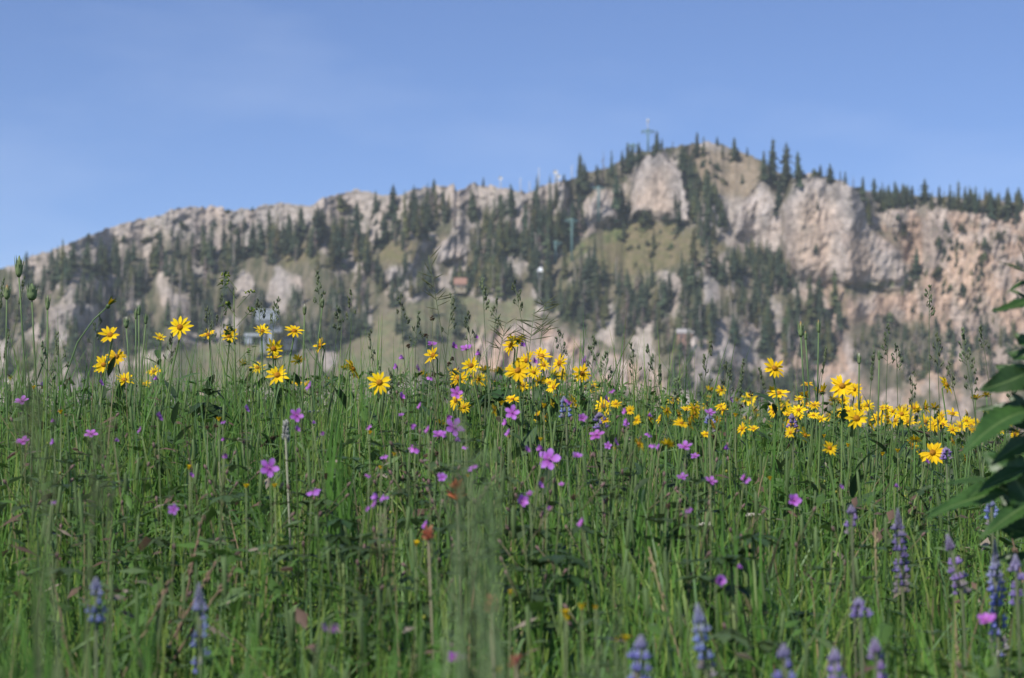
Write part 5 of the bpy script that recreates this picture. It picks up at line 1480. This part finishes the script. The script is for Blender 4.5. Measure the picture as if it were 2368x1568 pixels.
def make_tufts():
    r = random.Random(31)
    L = [(785, 870, 4.6, 26, 60, .011, 'tall broad-bladed grass tuft left of the middle clump', 0), (1083, 985, 2.3, 16, 46, .006, 'blurred pale feathery grass rising close to the camera in the middle', 1), (1150, 1040, 2.2, 14, 40, .006, 'second blurred feathery grass just right of the pale one', 1),
         (95, 850, 2.1, 9, 70, .006, 'blurred brownish grass plumes close to the camera at the left edge', 2), (215, 960, 2.2, 6, 40, .006, 'blurred olive grass plume right of the left edge plumes', 2), (545, 1330, 2.0, 18, 60, .011, 'blurred broad grass blades close to the camera at lower left', 0), (60, 1180, 2.0, 22, 70, .011, 'blurred broad grass blades in the bottom left corner', 0),
         (330, 1260, 2.1, 20, 70, .010, 'blurred broad grass blades between the two left lupines', 0), (1000, 1240, 2.1, 18, 70, .010, 'blurred grass blades below the small red bud', 0), (1440, 1330, 2.0, 16, 60, .006, 'blurred yellowish feathery grass left of the grey-tipped lupine', 1), (1775, 960, 5.2, 12, 40, .010, 'upright grass blades in front of the right drift', 0), (1500, 1010, 4.4, 12, 60, .010, 'upright grass blades right of the lone yellow flower', 0), (1690, 1090, 3.8, 14, 60, .010, 'upright grass blades left of the violet geranium', 0), (740, 1330, 2.1, 16, 60, .010, 'blurred grass blades right of the bottom left lupine', 0)]
    for px, py, Y, n, sp, w, lab, kind in L:
        q = Y / FPX; hx, hy, hz = at(px, py, Y); gz = float(ground_z(hx, hy)) - .02; H = hz - gz
        e = empty('grass_tuft', (hx, hy, gz)); m = MB(); hd = MB()
        base_c = [np.array([.10, .22, .040]), np.array([.175, .25, .11]), np.array([.15, .19, .085])][kind]
        for k in range(n):
            tx = r.gauss(0, sp * q * .5); ty = r.gauss(0, .04); h = H * (1 if k == 0 else r.uniform(.55, 1.0)); ww = w * r.uniform(.6, 1.2) / 2
            bx, by = r.gauss(0, .025), r.gauss(0, .025); c = base_c * r.uniform(.75, 1.3); V = []; N = 9
            bow = r.uniform(-.04, .04)
            for i in range(N + 1):
                t = i / N; wx = ww * max(1 - t ** 2.4, .05)
                p = np.array([bx + (tx - bx) * t ** 1.6 + bow * math.sin(PI * t), by + (ty - by) * t, h * (t - .06 * t * t) / .94]); V += [p - [wx, 0, 0], p + [wx, r.uniform(-.001, .001), 0]]
            m.add(V, [(2 * i, 2 * i + 1, 2 * i + 3, 2 * i + 2) for i in range(N)], c)
            if kind and k % 2 == 0:
                T = np.array([tx, ty, h])
                for u in range(26):
                    t = r.random(); p = T - np.array([(tx - bx) * .1 * t, 0, .12 * t]); a = r.uniform(0, 6.28); l = .02 * (.4 + t)
                    p2 = p + np.array([math.cos(a) * l * .8, math.sin(a) * l * .8, l]); tube(hd, [p, p2], .0004, c, 3, False); blob(hd, p2, (.0014, .0014, .004), c * r.uniform(.9, 1.5), p2 - p, 4, 3)
        link('blades', m.mesh('tuft_blades', M_GRASS), e)
        if kind: link('foliage', hd.mesh('tuft_plume', M_GRASS), e)  # feathery seed plumes of the tuft, not leaves
        tag(e, lab, 'grass', 'larger grass tufts')


# ------------------------------------------------------------------ camera, light, sky, air
SUN_EL = math.radians(47)
SUN_ROT = math.radians(-142)         # clockwise from +Y: behind the camera, to its left


def make_light():
    w = bpy.data.worlds.new('World'); SC.world = w; w.use_nodes = True
    N, L = w.node_tree.nodes, w.node_tree.links
    bg = N['Background']
    sky = N.new('ShaderNodeTexSky'); sky.sky_type = 'NISHITA'; sky.sun_disc = False
    sky.sun_elevation = SUN_EL; sky.sun_rotation = SUN_ROT; sky.altitude = 2200; sky.air_density = .95; sky.dust_density = .05; sky.ozone_density = 6
    # very thin wisps of high cloud
    tc = N.new('ShaderNodeTexCoord'); mp = N.new('ShaderNodeMapping'); mp.inputs['Scale'].default_value = (1.5, 1.5, 5)
    nz = N.new('ShaderNodeTexNoise'); nz.inputs['Scale'].default_value = 2.6; nz.inputs['Detail'].default_value = 7; nz.inputs['Roughness'].default_value = .5
    mr = N.new('ShaderNodeMapRange'); mr.inputs[1].default_value = .48; mr.inputs[2].default_value = .8; mr.inputs[3].default_value = 0; mr.inputs[4].default_value = .16
    mx = N.new('ShaderNodeMix'); mx.data_type = 'RGBA'; mx.inputs['B'].default_value = (7.5, 8.0, 9.0, 1)
    L.new(tc.outputs['Generated'], mp.inputs[0]); L.new(mp.outputs[0], nz.inputs['Vector']); L.new(nz.outputs[0], mr.inputs[0]); L.new(mr.outputs[0], mx.inputs['Factor'])
    hs = N.new('ShaderNodeHueSaturation'); hs.inputs['Saturation'].default_value = 1.03; hs.inputs['Hue'].default_value = .508; hs.inputs['Value'].default_value = .99
    L.new(sky.outputs[0], hs.inputs['Color']); L.new(hs.outputs[0], mx.inputs['A']); L.new(mx.outputs['Result'], bg.inputs['Color'])
    bg.inputs['Strength'].default_value = .10
    ld = bpy.data.lights.new('sun', 'SUN'); ld.energy = 4.1; ld.angle = math.radians(.5); ld.color = (1, .94, .86)
    lo = bpy.data.objects.new('sun', ld); COL.objects.link(lo)
    from mathutils import Vector
    d = Vector((math.sin(SUN_ROT) * math.cos(SUN_EL), math.cos(SUN_ROT) * math.cos(SUN_EL), math.sin(SUN_EL)))
    lo.rotation_euler = d.to_track_quat('Z', 'Y').to_euler(); lo.location = (0, -5, 40)


def make_camera():
    cd = bpy.data.cameras.new('camera'); cd.lens = FOC; cd.sensor_width = 36; cd.clip_start = .05; cd.clip_end = 6000
    cd.dof.use_dof = True; cd.dof.focus_distance = 6.5; cd.dof.aperture_fstop = 5.2; cd.dof.aperture_blades = 0
    co = bpy.data.objects.new('camera', cd); COL.objects.link(co)
    co.location = (0, 0, EYE); co.rotation_euler = (PI / 2 + PITCH, 0, 0)
    SC.camera = co


HAZE = .00015


def make_haze():
    m = bpy.data.materials.new('haze_material'); m.use_nodes = True
    N, L = m.node_tree.nodes, m.node_tree.links
    N.remove(N['Principled BSDF'])
    v = N.new('ShaderNodeVolumePrincipled'); v.inputs['Color'].default_value = (.82, .9, 1, 1); v.inputs['Density'].default_value = HAZE; v.inputs['Anisotropy'].default_value = .1
    L.new(v.outputs[0], N['Material Output'].inputs['Volume'])
    mb = MB()
    x0, x1, y0, y1, z0, z1 = -1850, 1850, -80, 2650, -330, 235
    mb.add([(x0, y0, z0), (x1, y0, z0), (x1, y1, z0), (x0, y1, z0), (x0, y0, z1), (x1, y0, z1), (x1, y1, z1), (x0, y1, z1)],
           [(3, 2, 1, 0), (4, 5, 6, 7), (0, 1, 5, 4), (1, 2, 6, 5), (2, 3, 7, 6), (3, 0, 4, 7)], (1, 1, 1))
    o = link('haze', mb.mesh('haze', m, False)); tag(o, 'thin summer haze in the air before the mountain', 'haze', None, 'stuff')


make_ground()
MT = make_mountain()
make_trees()
make_structures()
make_yellow()
make_geraniums()
make_lupines()
make_small_flowers()
make_stalks()
make_broad_plants()
make_tufts()
make_grass()
make_light()
make_camera()
make_haze()

SC.view_settings.view_transform = 'Standard'
SC.view_settings.look = 'None'
SC.view_settings.gamma = 1
SC.view_settings.exposure = .5
SC.view_settings.use_curve_mapping = False
SC.cycles.use_denoising = True
SC.cycles.max_bounces = 6
SC.cycles.diffuse_bounces = 3
SC.cycles.glossy_bounces = 2
SC.cycles.transmission_bounces = 4
SC.cycles.volume_bounces = 1
SC.cycles.transparent_max_bounces = 4
